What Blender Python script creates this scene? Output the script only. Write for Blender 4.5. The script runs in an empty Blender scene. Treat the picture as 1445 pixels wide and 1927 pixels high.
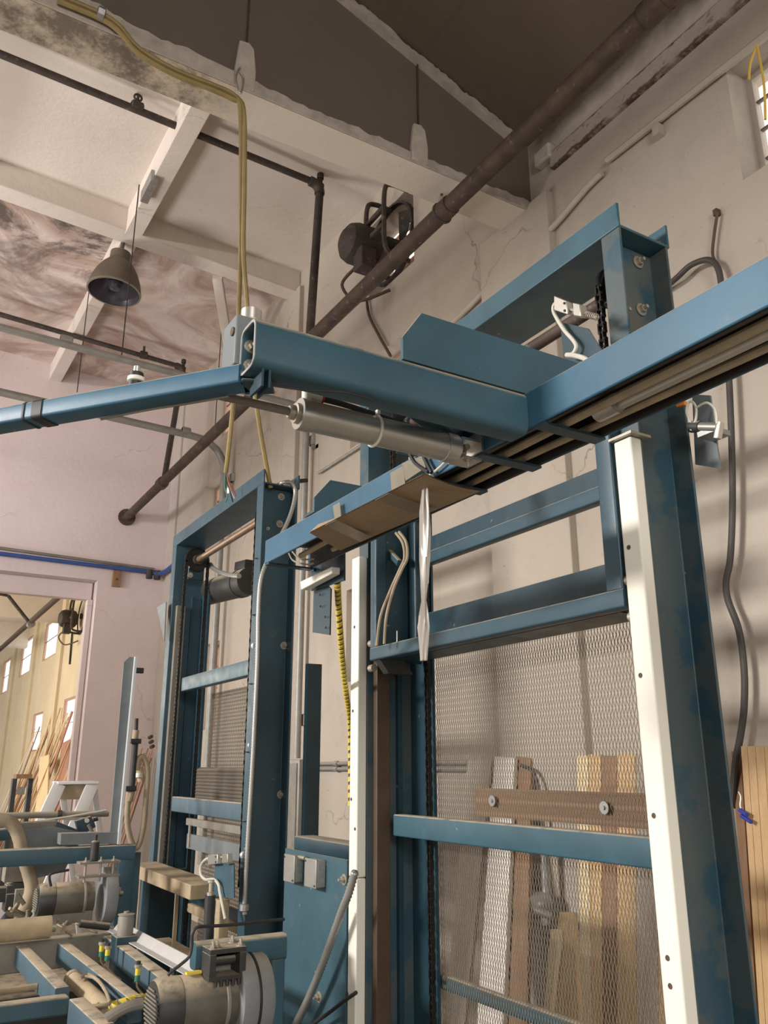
import bpy, math, random
from mathutils import Vector as V, Matrix

# ---------------------------------------------------------------- camera, world, lights, exposure
S = bpy.context.scene
COL = S.collection
EYE = V((0, 0, 1.55))
YAW, PITCH, ROLL, FPX = math.radians(30.8201), math.radians(17.107), math.radians(-.068), 1558.23
FWD = V((math.sin(YAW)*math.cos(PITCH), math.cos(YAW)*math.cos(PITCH), math.sin(PITCH)))
RT = V((math.cos(YAW), -math.sin(YAW), 0)); UP = RT.cross(FWD)
RT, UP = RT*math.cos(ROLL)+UP*math.sin(ROLL), UP*math.cos(ROLL)-RT*math.sin(ROLL)
cd = bpy.data.cameras.new('camera'); cam = bpy.data.objects.new('camera', cd); COL.objects.link(cam)
cd.sensor_fit = 'VERTICAL'; cd.sensor_height = 24; cd.lens = FPX/1927*24
cd.clip_start = .02; cd.clip_end = 200
m = Matrix((RT, UP, -FWD)).transposed().to_4x4(); m.translation = EYE
cam.matrix_world = m; S.camera = cam

w = bpy.data.worlds.new('world'); S.world = w; w.use_nodes = True
bg = w.node_tree.nodes['Background']; bg.inputs[0].default_value = (1, .965, .93, 1); bg.inputs[1].default_value = 1.9

def area(name, loc, to, sx, sy, power, col, spread=180):
    l = bpy.data.lights.new(name, 'AREA'); l.shape = 'RECTANGLE'; l.size = sx; l.size_y = sy
    l.energy = power; l.color = col; l.spread = math.radians(spread)
    o = bpy.data.objects.new(name, l); COL.objects.link(o); o.location = loc
    o.rotation_euler = (V(to)-V(loc)).to_track_quat('-Z', 'Y').to_euler()
    return o
area('bay_door_light', (-9, 4.2, 4.75), (1.6, 1.6, 2.0), 2.6, .8, 1450, (1, .95, .90))
area('next_room_fill', (-3.5, 17, 3.2), (3.2, 17, 2.2), 3.0, 2.0, 330, (1, .88, .68))  # added fill that brightens the next room, no fixture there
area('far_bay_fill', (-3.5, 8.0, .8), (-.9, 7.2, 6.6), 1.6, 1.6, 105, (1, .95, .92), 110)  # added low fill to lift the back ceiling bays
area('far_wall_window_light', (-5.6, 8.6, 4.0), (.9, 11.3, 4.9), 1.0, 1.0, 22, (.93, .90, 1), 34)
area('rear_fill_light', (-.8, -4.0, 3.5), (1.2, 1.5, 1.9), 1.4, 1.2, 150, (1, .96, .90))  # added fill behind the camera for faces turned to the front

S.view_settings.view_transform = 'Standard'; S.view_settings.look = 'None'
S.view_settings.gamma = 1; S.view_settings.use_curve_mapping = False
S.view_settings.exposure = 0.0
try:
    S.cycles.use_denoising = True
    S.cycles.max_bounces = 8; S.cycles.transparent_max_bounces = 24
except Exception: pass

# ---------------------------------------------------------------- helpers
def ray(x, y): return FWD*FPX + RT*(x-722.5) - UP*(y-963.5)
def onX(v, x, y): d = ray(x, y); return EYE + d*(v/d.x)
def onY(v, x, y): d = ray(x, y); return EYE + d*(v/d.y)
def onZ(v, x, y): d = ray(x, y); return EYE + d*((v-EYE.z)/d.z)
def onP(n, c, x, y):
    d = ray(x, y); n = V(n); return EYE + d*((c-n.dot(EYE))/n.dot(d))
def lerp(a, b, t): return a+(b-a)*t
rnd = random.Random(7)

class MB:
    def __init__(s): s.v = []; s.f = []; s.sm = []
    def add(s, vs, fs, smooth=False):
        n = len(s.v); s.v += [V(p) for p in vs]
        for f in fs: s.f.append([i+n for i in f]); s.sm.append(smooth)
        return s
    def box(s, x0, x1, y0, y1, z0, z1):
        vs = [(x, y, z) for z in (z0, z1) for y in (y0, y1) for x in (x0, x1)]
        return s.add(vs, [(0,2,3,1),(4,5,7,6),(0,1,5,4),(2,6,7,3),(0,4,6,2),(1,3,7,5)])
    def prism(s, prof, o, u, v, w, smooth=False):
        o, u, v, w = V(o), V(u), V(v), V(w); n = len(prof)
        a = [o+u*p[0]+v*p[1] for p in prof]; vs = a+[p+w for p in a]
        fs = [(i, (i+1) % n, n+(i+1) % n, n+i) for i in range(n)]
        s.add(vs, fs, smooth)
        k = len(s.v)-2*n
        s.f += [[k+i for i in range(n-1, -1, -1)], [k+n+i for i in range(n)]]; s.sm += [False, False]
        return s
    def slab(s, pts, w):                       # polygon given in 3D, thickened along w
        w = V(w); n = len(pts); a = [V(p) for p in pts]
        s.add(a+[p+w for p in a], [(i, (i+1) % n, n+(i+1) % n, n+i) for i in range(n)])
        k = len(s.v)-2*n
        s.f += [[k+i for i in range(n-1, -1, -1)], [k+n+i for i in range(n)]]; s.sm += [False, False]
        return s
    def frame(s, t, up=None):
        t = V(t).normalized(); u = V(up) if up else (V((0,0,1)) if abs(t.z) < .9 else V((1,0,0)))
        a = t.cross(u).normalized(); return t, a, a.cross(t)
    def cyl(s, a, b, r, n=14, r2=None, caps=True):
        a, b = V(a), V(b); r2 = r if r2 is None else r2
        t, p, q = s.frame(b-a)
        c = [(math.cos(2*math.pi*i/n), math.sin(2*math.pi*i/n)) for i in range(n)]
        s.add([a+p*x*r+q*y*r for x, y in c]+[b+p*x*r2+q*y*r2 for x, y in c],
              [(i, (i+1) % n, n+(i+1) % n, n+i) for i in range(n)], True)
        if caps:
            k = len(s.v)-2*n
            s.f += [[k+i for i in range(n-1, -1, -1)], [k+n+i for i in range(n)]]; s.sm += [False, False]
        return s
    def tube(s, path, r, n=8, caps=True, rf=None):
        path = [V(p) for p in path]; m = len(path)
        t, p, q = s.frame(path[1]-path[0]); rings = []
        for i in range(m):
            d = (path[min(i+1, m-1)]-path[max(i-1, 0)]).normalized()
            p = (p-d*p.dot(d)).normalized(); q = p.cross(d)
            rr = rf(i) if rf else r
            rings.append([path[i]+p*math.cos(2*math.pi*k/n)*rr+q*math.sin(2*math.pi*k/n)*rr for k in range(n)])
        s.add([x for g in rings for x in g], [(i*n+k, (i+1)*n+k, (i+1)*n+(k+1) % n, i*n+(k+1) % n) for i in range(m-1) for k in range(n)], True)
        if caps:
            b = len(s.v)-m*n
            s.f += [[b+k for k in range(n)], [b+(m-1)*n+k for k in range(n-1, -1, -1)]]; s.sm += [False, False]
        return s
    def lathe(s, prof, o, axis, n=24):         # prof: (radius, height along axis)
        o = V(o); t, p, q = s.frame(axis); m = len(prof)
        vs = [o+t*h+p*math.cos(2*math.pi*k/n)*r+q*math.sin(2*math.pi*k/n)*r for r, h in prof for k in range(n)]
        return s.add(vs, [(i*n+k, i*n+(k+1) % n, (i+1)*n+(k+1) % n, (i+1)*n+k) for i in range(m-1) for k in range(n)], True)
    def rtube(s, a, b, wd, ht, r=.008, up=(0, 0, 1), hollow=0, caps=True):   # rounded box section from a to b, centred
        a, b = V(a), V(b); t, p, q = s.frame(b-a, up)
        def prof(w2, h2, rr):
            o = []
            for cx, cy, a0 in ((w2-rr, h2-rr, 0), (-w2+rr, h2-rr, 90), (-w2+rr, -h2+rr, 180), (w2-rr, -h2+rr, 270)):
                for k in range(4): an = math.radians(a0+30*k); o.append((cx+rr*math.cos(an), cy+rr*math.sin(an)))
            return o
        P = prof(wd/2, ht/2, r); n = len(P)
        if not hollow: return s.prism(P, a, p, q, b-a, True)
        Q = prof(wd/2-hollow, ht/2-hollow, max(r-hollow, .002))
        o3 = lambda c, pr: [c+p*x+q*y for x, y in pr]
        vs = o3(a, P)+o3(b, P)+o3(a, Q)+o3(b, Q); fs = []
        for i in range(n):
            j = (i+1) % n
            fs += [(i, j, n+j, n+i), (2*n+j, 2*n+i, 3*n+i, 3*n+j), (j, i, 2*n+i, 2*n+j), (n+i, n+j, 3*n+j, 3*n+i)]
        return s.add(vs, fs, True)
    def build(s, name, mat, parent=None, sharp=32, bevel=0, kind=None, label=None, cat=None, group=None, origin=None):
        lo = V((min(p[i] for p in s.v) for i in range(3))); hi = V((max(p[i] for p in s.v) for i in range(3)))
        o3 = V(origin) if origin else V(((lo.x+hi.x)/2, (lo.y+hi.y)/2, lo.z))
        me = bpy.data.meshes.new(name); me.from_pydata([p-o3 for p in s.v], [], s.f)
        me.polygons.foreach_set('use_smooth', s.sm); me.update()
        me.set_sharp_from_angle(angle=math.radians(sharp))
        import bmesh
        bm = bmesh.new(); bm.from_mesh(me); bmesh.ops.recalc_face_normals(bm, faces=bm.faces); bm.to_mesh(me); bm.free()
        me.materials.append(mat); o = bpy.data.objects.new(name, me); COL.objects.link(o)
        ORG[o.name] = o3
        if parent: o.parent = parent; o.location = o3-ORG[parent.name]
        else: o.location = o3
        if bevel:
            b = o.modifiers.new('bevel', 'BEVEL'); b.width = bevel; b.segments = 2; b.limit_method = 'ANGLE'; b.angle_limit = math.radians(50)
            b.harden_normals = False
        if kind: o['kind'] = kind
        if label: o['label'] = label
        if cat: o['category'] = cat
        if group: o['group'] = group
        return o
ORG = {}
def thing(name, label, cat, loc, group=None, kind=None):
    o = bpy.data.objects.new(name, None); COL.objects.link(o); o.location = loc; ORG[o.name] = V(loc)
    o.empty_display_size = .1
    if kind: o['kind'] = kind
    else: o['label'] = label; o['category'] = cat
    if group: o['group'] = group
    return o
def copy_thing(root, offset, label=None):
    r = root.copy(); COL.objects.link(r); r.location = root.location+V(offset)
    ORG[r.name] = ORG[root.name]+V(offset)
    if label: r['label'] = label
    for ch in [c for c in COL.objects if c.parent == root]:
        c = ch.copy(); COL.objects.link(c); c.parent = r
        for g in [q for q in COL.objects if q.parent == ch]:
            d = g.copy(); COL.objects.link(d); d.parent = c
    return r
def smooth_path(pts, k=6):                     # Catmull-Rom through the points
    pts = [V(p) for p in pts]; o = []
    for i in range(len(pts)-1):
        p0, p1, p2, p3 = pts[max(i-1, 0)], pts[i], pts[i+1], pts[min(i+2, len(pts)-1)]
        for j in range(k):
            t = j/k
            o.append(.5*((2*p1)+(p2-p0)*t+(2*p0-5*p1+4*p2-p3)*t*t+(3*p1-p0-3*p2+p3)*t**3))
    return o+[pts[-1]]
def elbow(a, c, b, r, k=6):                    # round a corner c between a and b
    a, c, b = V(a), V(c), V(b); p = c+(a-c).normalized()*r; q = c+(b-c).normalized()*r
    return [p*(1-t)**2+c*2*t*(1-t)+q*t*t for t in [i/k for i in range(k+1)]]

# ---------------------------------------------------------------- materials
class NT:
    def __init__(s, name):
        s.m = bpy.data.materials.new(name); s.m.use_nodes = True; s.t = s.m.node_tree
        s.b = s.t.nodes['Principled BSDF']; s.out = s.t.nodes['Material Output']
        s.co = s.n('ShaderNodeTexCoord').outputs['Object']
    def n(s, t, **k):
        o = s.t.nodes.new(t)
        for a, b in k.items(): setattr(o, a, b)
        return o
    def l(s, a, b): s.t.links.new(a, b)
    def pos(s): return s.n('ShaderNodeNewGeometry').outputs['Position']
    def map(s, sc, src=None, loc=(0, 0, 0)):
        o = s.n('ShaderNodeMapping'); o.inputs['Scale'].default_value = sc; o.inputs['Location'].default_value = loc
        s.l(src or s.co, o.inputs[0]); return o.outputs[0]
    def noise(s, scale, detail=4, rough=.6, src=None, dist=0):
        o = s.n('ShaderNodeTexNoise'); o.inputs['Scale'].default_value = scale; o.inputs['Detail'].default_value = detail
        o.inputs['Roughness'].default_value = rough; o.inputs['Distortion'].default_value = dist
        s.l(src or s.co, o.inputs['Vector']); return o.outputs['Fac']
    def ramp(s, f, a, b, c0=(0, 0, 0, 1), c1=(1, 1, 1, 1)):
        o = s.n('ShaderNodeValToRGB'); e = o.color_ramp.elements
        e[0].position = a; e[0].color = c0; e[1].position = b; e[1].color = c1
        s.l(f, o.inputs[0]); return o.outputs[0]
    def mix(s, f, a, b):
        o = s.n('ShaderNodeMix', data_type='RGBA')
        for x, i in ((f, 0), (a, 6), (b, 7)):
            if hasattr(x, 'links'): s.l(x, o.inputs[i])
            elif i == 0: o.inputs[0].default_value = x
            else: o.inputs[i].default_value = (*x, 1) if len(x) == 3 else x
        return o.outputs[2]
    def math(s, op, a, b=0):
        o = s.n('ShaderNodeMath', operation=op)
        for x, i in ((a, 0), (b, 1)):
            if hasattr(x, 'links'): s.l(x, o.inputs[i])
            else: o.inputs[i].default_value = x
        return o.outputs[0]
    def sep(s, v): return s.n('ShaderNodeSeparateXYZ'), s
    def xyz(s, v):
        o = s.n('ShaderNodeSeparateXYZ'); s.l(v, o.inputs[0]); return o.outputs
    def nz(s): return s.xyz(s.n('ShaderNodeNewGeometry').outputs['Normal'])[2]
    def bump(s, f, st=.3, d=.01):
        o = s.n('ShaderNodeBump'); o.inputs['Strength'].default_value = st; o.inputs['Distance'].default_value = d
        s.l(f, o.inputs['Height']); s.l(o.outputs[0], s.b.inputs['Normal'])
    def col(s, c):
        if hasattr(c, 'links'): s.l(c, s.b.inputs['Base Color'])
        else: s.b.inputs['Base Color'].default_value = (*c, 1)
        return s
    def rgh(s, r, metal=0):
        if hasattr(r, 'links'): s.l(r, s.b.inputs['Roughness'])
        else: s.b.inputs['Roughness'].default_value = r
        s.b.inputs['Metallic'].default_value = metal; return s
DUST = (.50, .41, .29)
def simple(name, c, r=.6, metal=0, var=.25, scale=8, bump=0, dust=0):
    t = NT(name); c2 = tuple(x*(1-var) for x in c)
    k = t.mix(t.ramp(t.noise(scale), .3, .7), c, c2)
    if dust:
        d = t.math('MULTIPLY', t.ramp(t.nz(), .35, .85), t.ramp(t.noise(scale*2), .25, .5))
        k = t.mix(t.math('MULTIPLY', d, dust), k, DUST)
    t.col(k).rgh(r, metal)
    if bump: t.bump(t.noise(scale*6), bump, .003)
    return t.m
def paint(name, c, rough=.34, dust=.85, wear=.5):
    t = NT(name); p = t.pos()
    k = t.mix(t.ramp(t.noise(4, src=p), .35, .7), c, tuple(x*.72 for x in c))
    k = t.mix(t.math('MULTIPLY', t.ramp(t.noise(9, 6, .7, src=p), .6, .72), .25*wear), k, (.24, .22, .18))
    sc = t.noise(1, 8, .75, src=t.map((60, 60, 9), p))
    k = t.mix(t.math('MULTIPLY', t.ramp(sc, .66, .72), .35*wear), k, (.45, .50, .52))
    chip = t.ramp(t.noise(26, 3, .5, src=p), .735, .75)
    k = t.mix(t.math('MULTIPLY', chip, .6*wear), k, (.42, .40, .36))
    d = t.math('MULTIPLY', t.ramp(t.nz(), .3, .8), t.ramp(t.noise(14, 5, src=p), .2, .5))
    d = t.math('MULTIPLY', d, dust)
    k = t.mix(d, k, DUST)
    t.col(k).rgh(t.ramp(t.math('ADD', d, t.math('MULTIPLY', t.noise(11, src=p), .5)), 0, 1, (rough-.08,)*3+(1,), (.9, .9, .9, 1)))
    t.bump(t.noise(40, src=p), .08, .002)
    return t.m
M = {}
M['blue'] = paint('blue_enamel', (.037, .098, .132))
M['blue_post'] = paint('post_blue_enamel', (.030, .076, .106), .38)
M['blue_beam'] = paint('beam_blue_enamel', (.034, .118, .192), .36)
M['blue_dark'] = paint('dark_blue_enamel', (.017, .050, .070), .32, .6)
M['blue_panel'] = paint('panel_blue_enamel', (.040, .100, .130), .5, .6, .9)
M['blue_grey'] = paint('blue_grey_paint', (.17, .195, .205), .5, .5, .5)
def flaked():
    t = NT('worn_flaked_enamel'); p = t.pos()
    k = t.mix(t.ramp(t.noise(5.5, 5, .6, src=p), .50, .56), (.060, .084, .090), (.026, .068, .095))
    k = t.mix(t.math('MULTIPLY', t.ramp(t.noise(3.1, 6, .7, src=t.map((1, 1, .7), p, (3, 1, 2))), .55, .7), .6), k, (.115, .100, .078))
    k = t.mix(t.math('MULTIPLY', t.ramp(t.noise(1, 8, .75, src=t.map((50, 50, 12), p)), .66, .72), .4), k, (.42, .40, .34))
    t.col(k).rgh(t.ramp(t.noise(6, src=p), .3, .7, (.34, .34, .34, 1), (.6, .6, .6, 1))); t.bump(t.noise(50, src=p), .1, .002); return t.m
M['blue_flaked'] = flaked()
M['blue_dusty'] = paint('dust_caked_enamel', (.06, .11, .145), .6, 1.0, .8)
M['bellows'] = simple('dusty_bellows', (.10, .085, .065), .8, 0, .35, 8, 0, .5)
M['ledge_dirty'] = None
M['tan_dust'] = simple('sawdust_coated_steel', (.46, .36, .23), .95, 0, .3, 12, .3)
M['white_plastic'] = simple('white_polymer', (.77, .755, .66), .42, 0, .07, 3, 0)
M['rail_brown'] = simple('greasy_rail_steel', (.105, .068, .042), .55, .2, .4, 5, .1)
M['rail_grey'] = simple('dusty_rail_steel', (.24, .22, .18), .6, .2, .3, 6)
M['chain'] = simple('oiled_chain_steel', (.028, .026, .025), .4, .6, .3, 40)
M['brown_black'] = simple('shaded_grime', (.020, .016, .013), .7, 0, .4, 12)  # near-black: channel dirt with its inner shade mixed in
M['black'] = simple('black_rubber', (.02, .02, .022), .55, 0, .2, 10)
M['dusty_black'] = simple('dusty_black_enamel', (.035, .034, .033), .55, 0, .3, 9, 0, .8)
M['alu'] = simple('aluminium', (.62, .60, .55), .36, .85, .15, 14)
M['cyl_alu'] = simple('anodised_barrel', (.50, .48, .43), .38, .75, .18, 10)
M['galv'] = simple('galvanised_steel', (.42, .42, .41), .42, .7, .3, 14)
M['galv_dull'] = simple('dull_galvanised_conduit', (.33, .32, .29), .5, .35, .25, 10)
M['white_alu'] = simple('white_coated_sheet', (.62, .63, .64), .4, .2, .12, 9, 0, .35)
M['steel_brown'] = simple('bronze_toned_shaft', (.33, .23, .15), .4, .6, .3, 9)
M['bolt'] = simple('zinc_bolt', (.46, .42, .34), .45, .6, .3, 30)
M['rubber_tan'] = simple('dusty_hose', (.40, .32, .22), .85, 0, .3, 12, .2)
M['grey_dust'] = simple('dusty_grey_steel', (.28, .26, .22), .7, .2, .35, 8, .1, .7)
M['motor'] = simple('dusty_motor_enamel', (.15, .135, .11), .6, .1, .5, 10, 0, .95)
M['disc'] = simple('grey_guard_sheet', (.24, .25, .26), .6, .1, .2, 12, 0, .4)
M['yellow'] = simple('yellow_cable', (.31, .225, .085), .6, 0, .3, 14)
M['cord'] = simple('amber_cord', (.62, .40, .07), .6, 0, .1, 10)
M['yellow_b'] = simple('bright_yellow_sleeve', (.78, .60, .06), .5, 0, .15, 10)
M['sleeve_black'] = simple('black_inner_hose', (.06, .05, .045), .6, 0, .3, 10)
M['cable_white'] = simple('grey_white_cable', (.55, .53, .45), .55, 0, .15, 20)
M['orange'] = simple('orange_fitting', (.8, .25, .03), .5)
M['red'] = simple('red_collar', (.6, .07, .04), .5)
M['greenwire'] = simple('green_wire', (.05, .22, .16), .5)
M['cyanplastic'] = simple('blue_clamp_plastic', (.04, .06, .42), .45)
M['bluepipe'] = simple('blue_pipe_paint', (.035, .085, .27), .45)
M['plast_trim'] = simple('rough_plaster_edge', (.50, .44, .38), .95, 0, .35, 9, .6)
M['conduit_paint'] = simple('wall_painted_conduit', (.44, .385, .325), .6, 0, .15, 6)
M['frame_pink'] = simple('pink_brown_window_frame', (.50, .30, .22), .7, 0, .25, 5)
M['bar'] = simple('window_bar_metal', (.12, .09, .07), .6)
M['brick_out'] = simple('warm_reveal', (.62, .38, .27), .9, 0, .3, 5)
M['ladder'] = simple('pale_ladder_paint', (.70, .70, .70), .4, .1, .12, 6)
M['lamp'] = simple('dull_lamp_enamel', (.16, .125, .095), .5, .1, .3, 6)
M['lamp_in'] = simple('lamp_reflector', (.16, .145, .17), .25, .6, .2, 5)
M['bulb'] = simple('lamp_glass', (.07, .065, .08), .25, .1)

def rust(name, c1, c2):
    t = NT(name); p = t.pos()
    k = t.mix(t.ramp(t.noise(7, 6, .7, src=p), .38, .66), c1, c2)
    k = t.mix(t.math('MULTIPLY', t.ramp(t.noise(22, 5, src=p), .6, .75), .5), k, (.30, .24, .20))
    t.col(k).rgh(.7); t.bump(t.noise(60, src=p), .25, .004); return t.m
M['rust'] = rust('rusty_pipe', (.036, .025, .020), (.085, .050, .031))
M['rust2'] = rust('rusty_thin_pipe', (.030, .023, .020), (.065, .048, .040))
M['fan'] = rust('sooty_iron', (.035, .027, .024), (.07, .05, .042))

def wood(name, c1, c2, sc=(14, 14, 1.0)):
    t = NT(name); v = t.map(sc)
    n = t.noise(1.6, 6, .65, src=v, dist=.6)
    k = t.mix(t.ramp(n, .3, .7), c1, c2)
    k = t.mix(t.math('MULTIPLY', t.ramp(t.noise(9, 3, .5, src=v), .6, .8), .4), k, tuple(x*.6 for x in c2))
    t.col(k).rgh(.65); t.bump(n, .1, .003); return t.m
M['pine'] = wood('pine_board', (.62, .42, .22), (.47, .29, .13))
M['pine2'] = wood('pale_pine_board', (.74, .60, .38), (.60, .44, .24))
M['brown_wood'] = wood('brown_board', (.30, .165, .085), (.20, .10, .05))
M['grey_wood'] = wood('weathered_board', (.48, .42, .35), (.36, .30, .24))
M['pale_wood'] = wood('limed_board', (.74, .70, .64), (.62, .57, .50))
M['red_wood'] = wood('reddish_board', (.42, .20, .12), (.30, .13, .075))
M['wood_y'] = wood('beam_rail_wood', (.30, .18, .10), (.22, .12, .06), (14, 1, 14))

def plaster(name, c1, c2, crack=.6, dirt=.4, soot=False, mold=None, bumpy=.35, ledge=False, fleck=False):
    t = NT(name); p = t.pos()
    k = t.mix(t.ramp(t.noise(.7, 5, .6, src=p), .3, .7), c1, c2)
    k = t.mix(t.math('MULTIPLY', t.ramp(t.noise(2.2, 6, .7, src=p), .52, .74), dirt*.5), k, tuple(x*.6 for x in c2))
    st = t.noise(1, 5, .6, src=t.map((3, 3, .25), p))
    k = t.mix(t.math('MULTIPLY', t.ramp(st, .58, .78), dirt*.45), k, tuple(x*.55 for x in c2))
    k = t.mix(t.math('MULTIPLY', t.ramp(t.noise(38, 3, .5, src=p), .72, .76), .35), k, (.10, .08, .065))
    sm = t.math('MULTIPLY', t.ramp(t.noise(1, 7, .7, src=t.map((4, 9, 26), p, (1, 7, 3))), .655, .70), t.ramp(t.noise(1.3, 3, src=p), .47, .58))
    k = t.mix(t.math('MULTIPLY', sm, dirt*1.1), k, (.13, .10, .08))
    vo = t.n('ShaderNodeTexVoronoi', feature='DISTANCE_TO_EDGE'); vo.inputs['Scale'].default_value = .55
    wv = t.n('ShaderNodeVectorMath', operation='ADD'); nn = t.n('ShaderNodeTexNoise'); nn.inputs['Scale'].default_value = 2.2; nn.inputs['Detail'].default_value = 6
    t.l(p, nn.inputs['Vector']); sv = t.n('ShaderNodeVectorMath', operation='SCALE'); t.l(nn.outputs['Color'], sv.inputs[0]); sv.inputs['Scale'].default_value = .55
    t.l(p, wv.inputs[0]); t.l(sv.outputs[0], wv.inputs[1]); t.l(wv.outputs[0], vo.inputs['Vector'])
    ck = t.math('MULTIPLY', t.ramp(vo.outputs['Distance'], .0, .0032, (1, 1, 1, 1), (0, 0, 0, 1)), t.ramp(t.noise(.9, 2, src=p), .48, .6))
    k = t.mix(t.math('MULTIPLY', ck, crack), k, (.16, .12, .09))
    if soot:                                   # soot stain on the wall under the low front ceiling
        x = t.xyz(p)
        q = t.math('ADD', x[2], t.math('MULTIPLY', t.math('SUBTRACT', t.noise(1.6, 5, src=p), .5), .35))
        yy = t.math('MULTIPLY', t.ramp(x[1], 3.30, 3.52, (1, 1, 1, 1), (0, 0, 0, 1)), 1)
        mr = t.n('ShaderNodeMapRange'); mr.inputs[1].default_value = 5.40; mr.inputs[2].default_value = 5.52; t.l(q, mr.inputs[0])
        my = t.n('ShaderNodeMapRange'); my.inputs[1].default_value = 3.55; my.inputs[2].default_value = 3.35; t.l(x[1], my.inputs[0])
        k = t.mix(t.math('MULTIPLY', t.math('MULTIPLY', mr.outputs[0], my.outputs[0]), .9), k, (.075, .055, .04))
    if ledge:                                  # grime gathered along the two edges of the ledge
        z = t.xyz(p)[2]; n_ = t.math('MULTIPLY', t.math('SUBTRACT', t.noise(14, 6, .7, src=p), .5), .06); zz = t.math('ADD', z, n_)
        for c in (5.312, 5.195):
            d = t.math('ABSOLUTE', t.math('SUBTRACT', zz, c)); k = t.mix(t.math('MULTIPLY', t.ramp(d, .004, .016, (1, 1, 1, 1), (0, 0, 0, 1)), t.ramp(t.noise(2.5, 3, src=p), .35, .5)), k, (.085, .055, .042))
        k = t.mix(t.math('MULTIPLY', t.ramp(t.noise(16, 5, .7, src=p), .58, .64), .6), k, (.14, .10, .08))
    if mold:                                   # dark mould bloom on part of the surface
        x = t.xyz(p); mr = t.n('ShaderNodeMapRange'); mr.inputs[1].default_value = mold[1]; mr.inputs[2].default_value = mold[0]; t.l(x[0], mr.inputs[0])
        mm = t.math('MULTIPLY', mr.outputs[0], t.ramp(t.noise(2.6, 8, .76, src=p), .43, .58))
        k = t.mix(t.math('MULTIPLY', mr.outputs[0], .55), k, (.50, .40, .27))
        k = t.mix(t.math('MULTIPLY', mm, .85), k, (.115, .09, .07))
    if fleck: k = t.mix(t.ramp(t.noise(9, 4, .6, src=t.map((1, 1, .6), p, (5, 2, 1))), .735, .745), k, (.42, .36, .30))
    t.col(k).rgh(.95)
    t.bump(t.noise(12, 6, .65, src=p), bumpy, .012); return t.m
M['wall'] = plaster('right_wall_plaster', (.46, .405, .345), (.395, .34, .28), .8, .55, True)
M['ledge_dirty'] = plaster('dirty_ledge_plaster', (.42, .365, .31), (.36, .305, .255), .3, .6, True, ledge=True)
M['wall_far'] = plaster('far_wall_plaster', (.66, .56, .535), (.60, .50, .47), .35, .25)
M['wall_next'] = plaster('next_room_plaster', (.68, .58, .42), (.60, .50, .34), .5, .5)
M['ceil_white'] = plaster('white_ceiling_plaster', (.68, .61, .55), (.62, .55, .49), .2, .25)
M['beam_white'] = plaster('beam_soffit_plaster', (.70, .64, .56), (.64, .57, .50), .2, .2, mold=(.95, 1.30))
M['joist'] = plaster('joist_plaster', (.69, .62, .56), (.62, .55, .49), .4, .4)
M['dark_ceil'] = plaster('brown_painted_ceiling', (.118, .088, .062), (.098, .073, .052), .25, .35)
M['dark_face'] = plaster('brown_painted_beam', (.130, .102, .080), (.108, .085, .068), .15, .35, fleck=True)
M['concrete'] = plaster('dusty_concrete', (.26, .23, .19), (.20, .175, .145), .5, .5)
def stained():
    t = NT('stained_ceiling_plaster'); p = t.pos()
    n1 = t.noise(.9, 5, .62, src=p, dist=2.2)
    k = t.mix(t.ramp(n1, .36, .60), (.70, .60, .55), (.41, .30, .25))
    n2 = t.noise(.75, 6, .7, src=t.map((1, 1.3, 1), p, (4.2, 1, 0)), dist=1.6)
    x = t.xyz(p); mr = t.n('ShaderNodeMapRange'); mr.inputs[1].default_value = 10.2; mr.inputs[2].default_value = 8.0; t.l(x[1], mr.inputs[0])
    mx = t.n('ShaderNodeMapRange'); mx.inputs[1].default_value = 1.9; mx.inputs[2].default_value = 1.3; t.l(x[0], mx.inputs[0])
    k = t.mix(t.math('MULTIPLY', t.math('MULTIPLY', t.ramp(n2, .45, .57), mr.outputs[0]), mx.outputs[0]), k, (.13, .10, .085))
    t.col(k).rgh(.95); t.bump(t.noise(9, 6, src=p), .4, .015); return t.m
M['ceil_stain'] = stained()

def glassy(name, tint, alpha_t, rough=.1, glow=None):
    t = NT(name); tr = t.n('ShaderNodeBsdfTransparent'); tr.inputs[0].default_value = (*tint, 1)
    t.b.inputs['Base Color'].default_value = (*tint, 1); t.b.inputs['Roughness'].default_value = rough
    mx = t.n('ShaderNodeMixShader'); mx.inputs[0].default_value = alpha_t
    t.l(t.b.outputs[0], mx.inputs[1]); t.l(tr.outputs[0], mx.inputs[2]); t.l(mx.outputs[0], t.out.inputs[0]); return t.m
M['glass'] = glassy('window_glass', (1, .99, .97), .90, .05)
M['tape'] = glassy('clear_packing_tape', (.62, .56, .46), .68, .2)
M['film'] = glassy('crumpled_clear_film', (.60, .56, .50), .5, .25)
t = NT('cardboard'); p = t.pos()
n = t.noise(1, 3, .5, src=t.map((6, 90, 6), p))
t.col(t.mix(t.ramp(n, .3, .7), (.33, .235, .145), (.27, .19, .115))).rgh(.85); M['card'] = t.m
t = NT('expanded_metal'); t.col((.20, .175, .138)).rgh(.55, .25); M['mesh'] = t.m
t = NT('bright_flex'); t.col((.36, .355, .33)).rgh(.4, .6); M['flex'] = t.m

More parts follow.
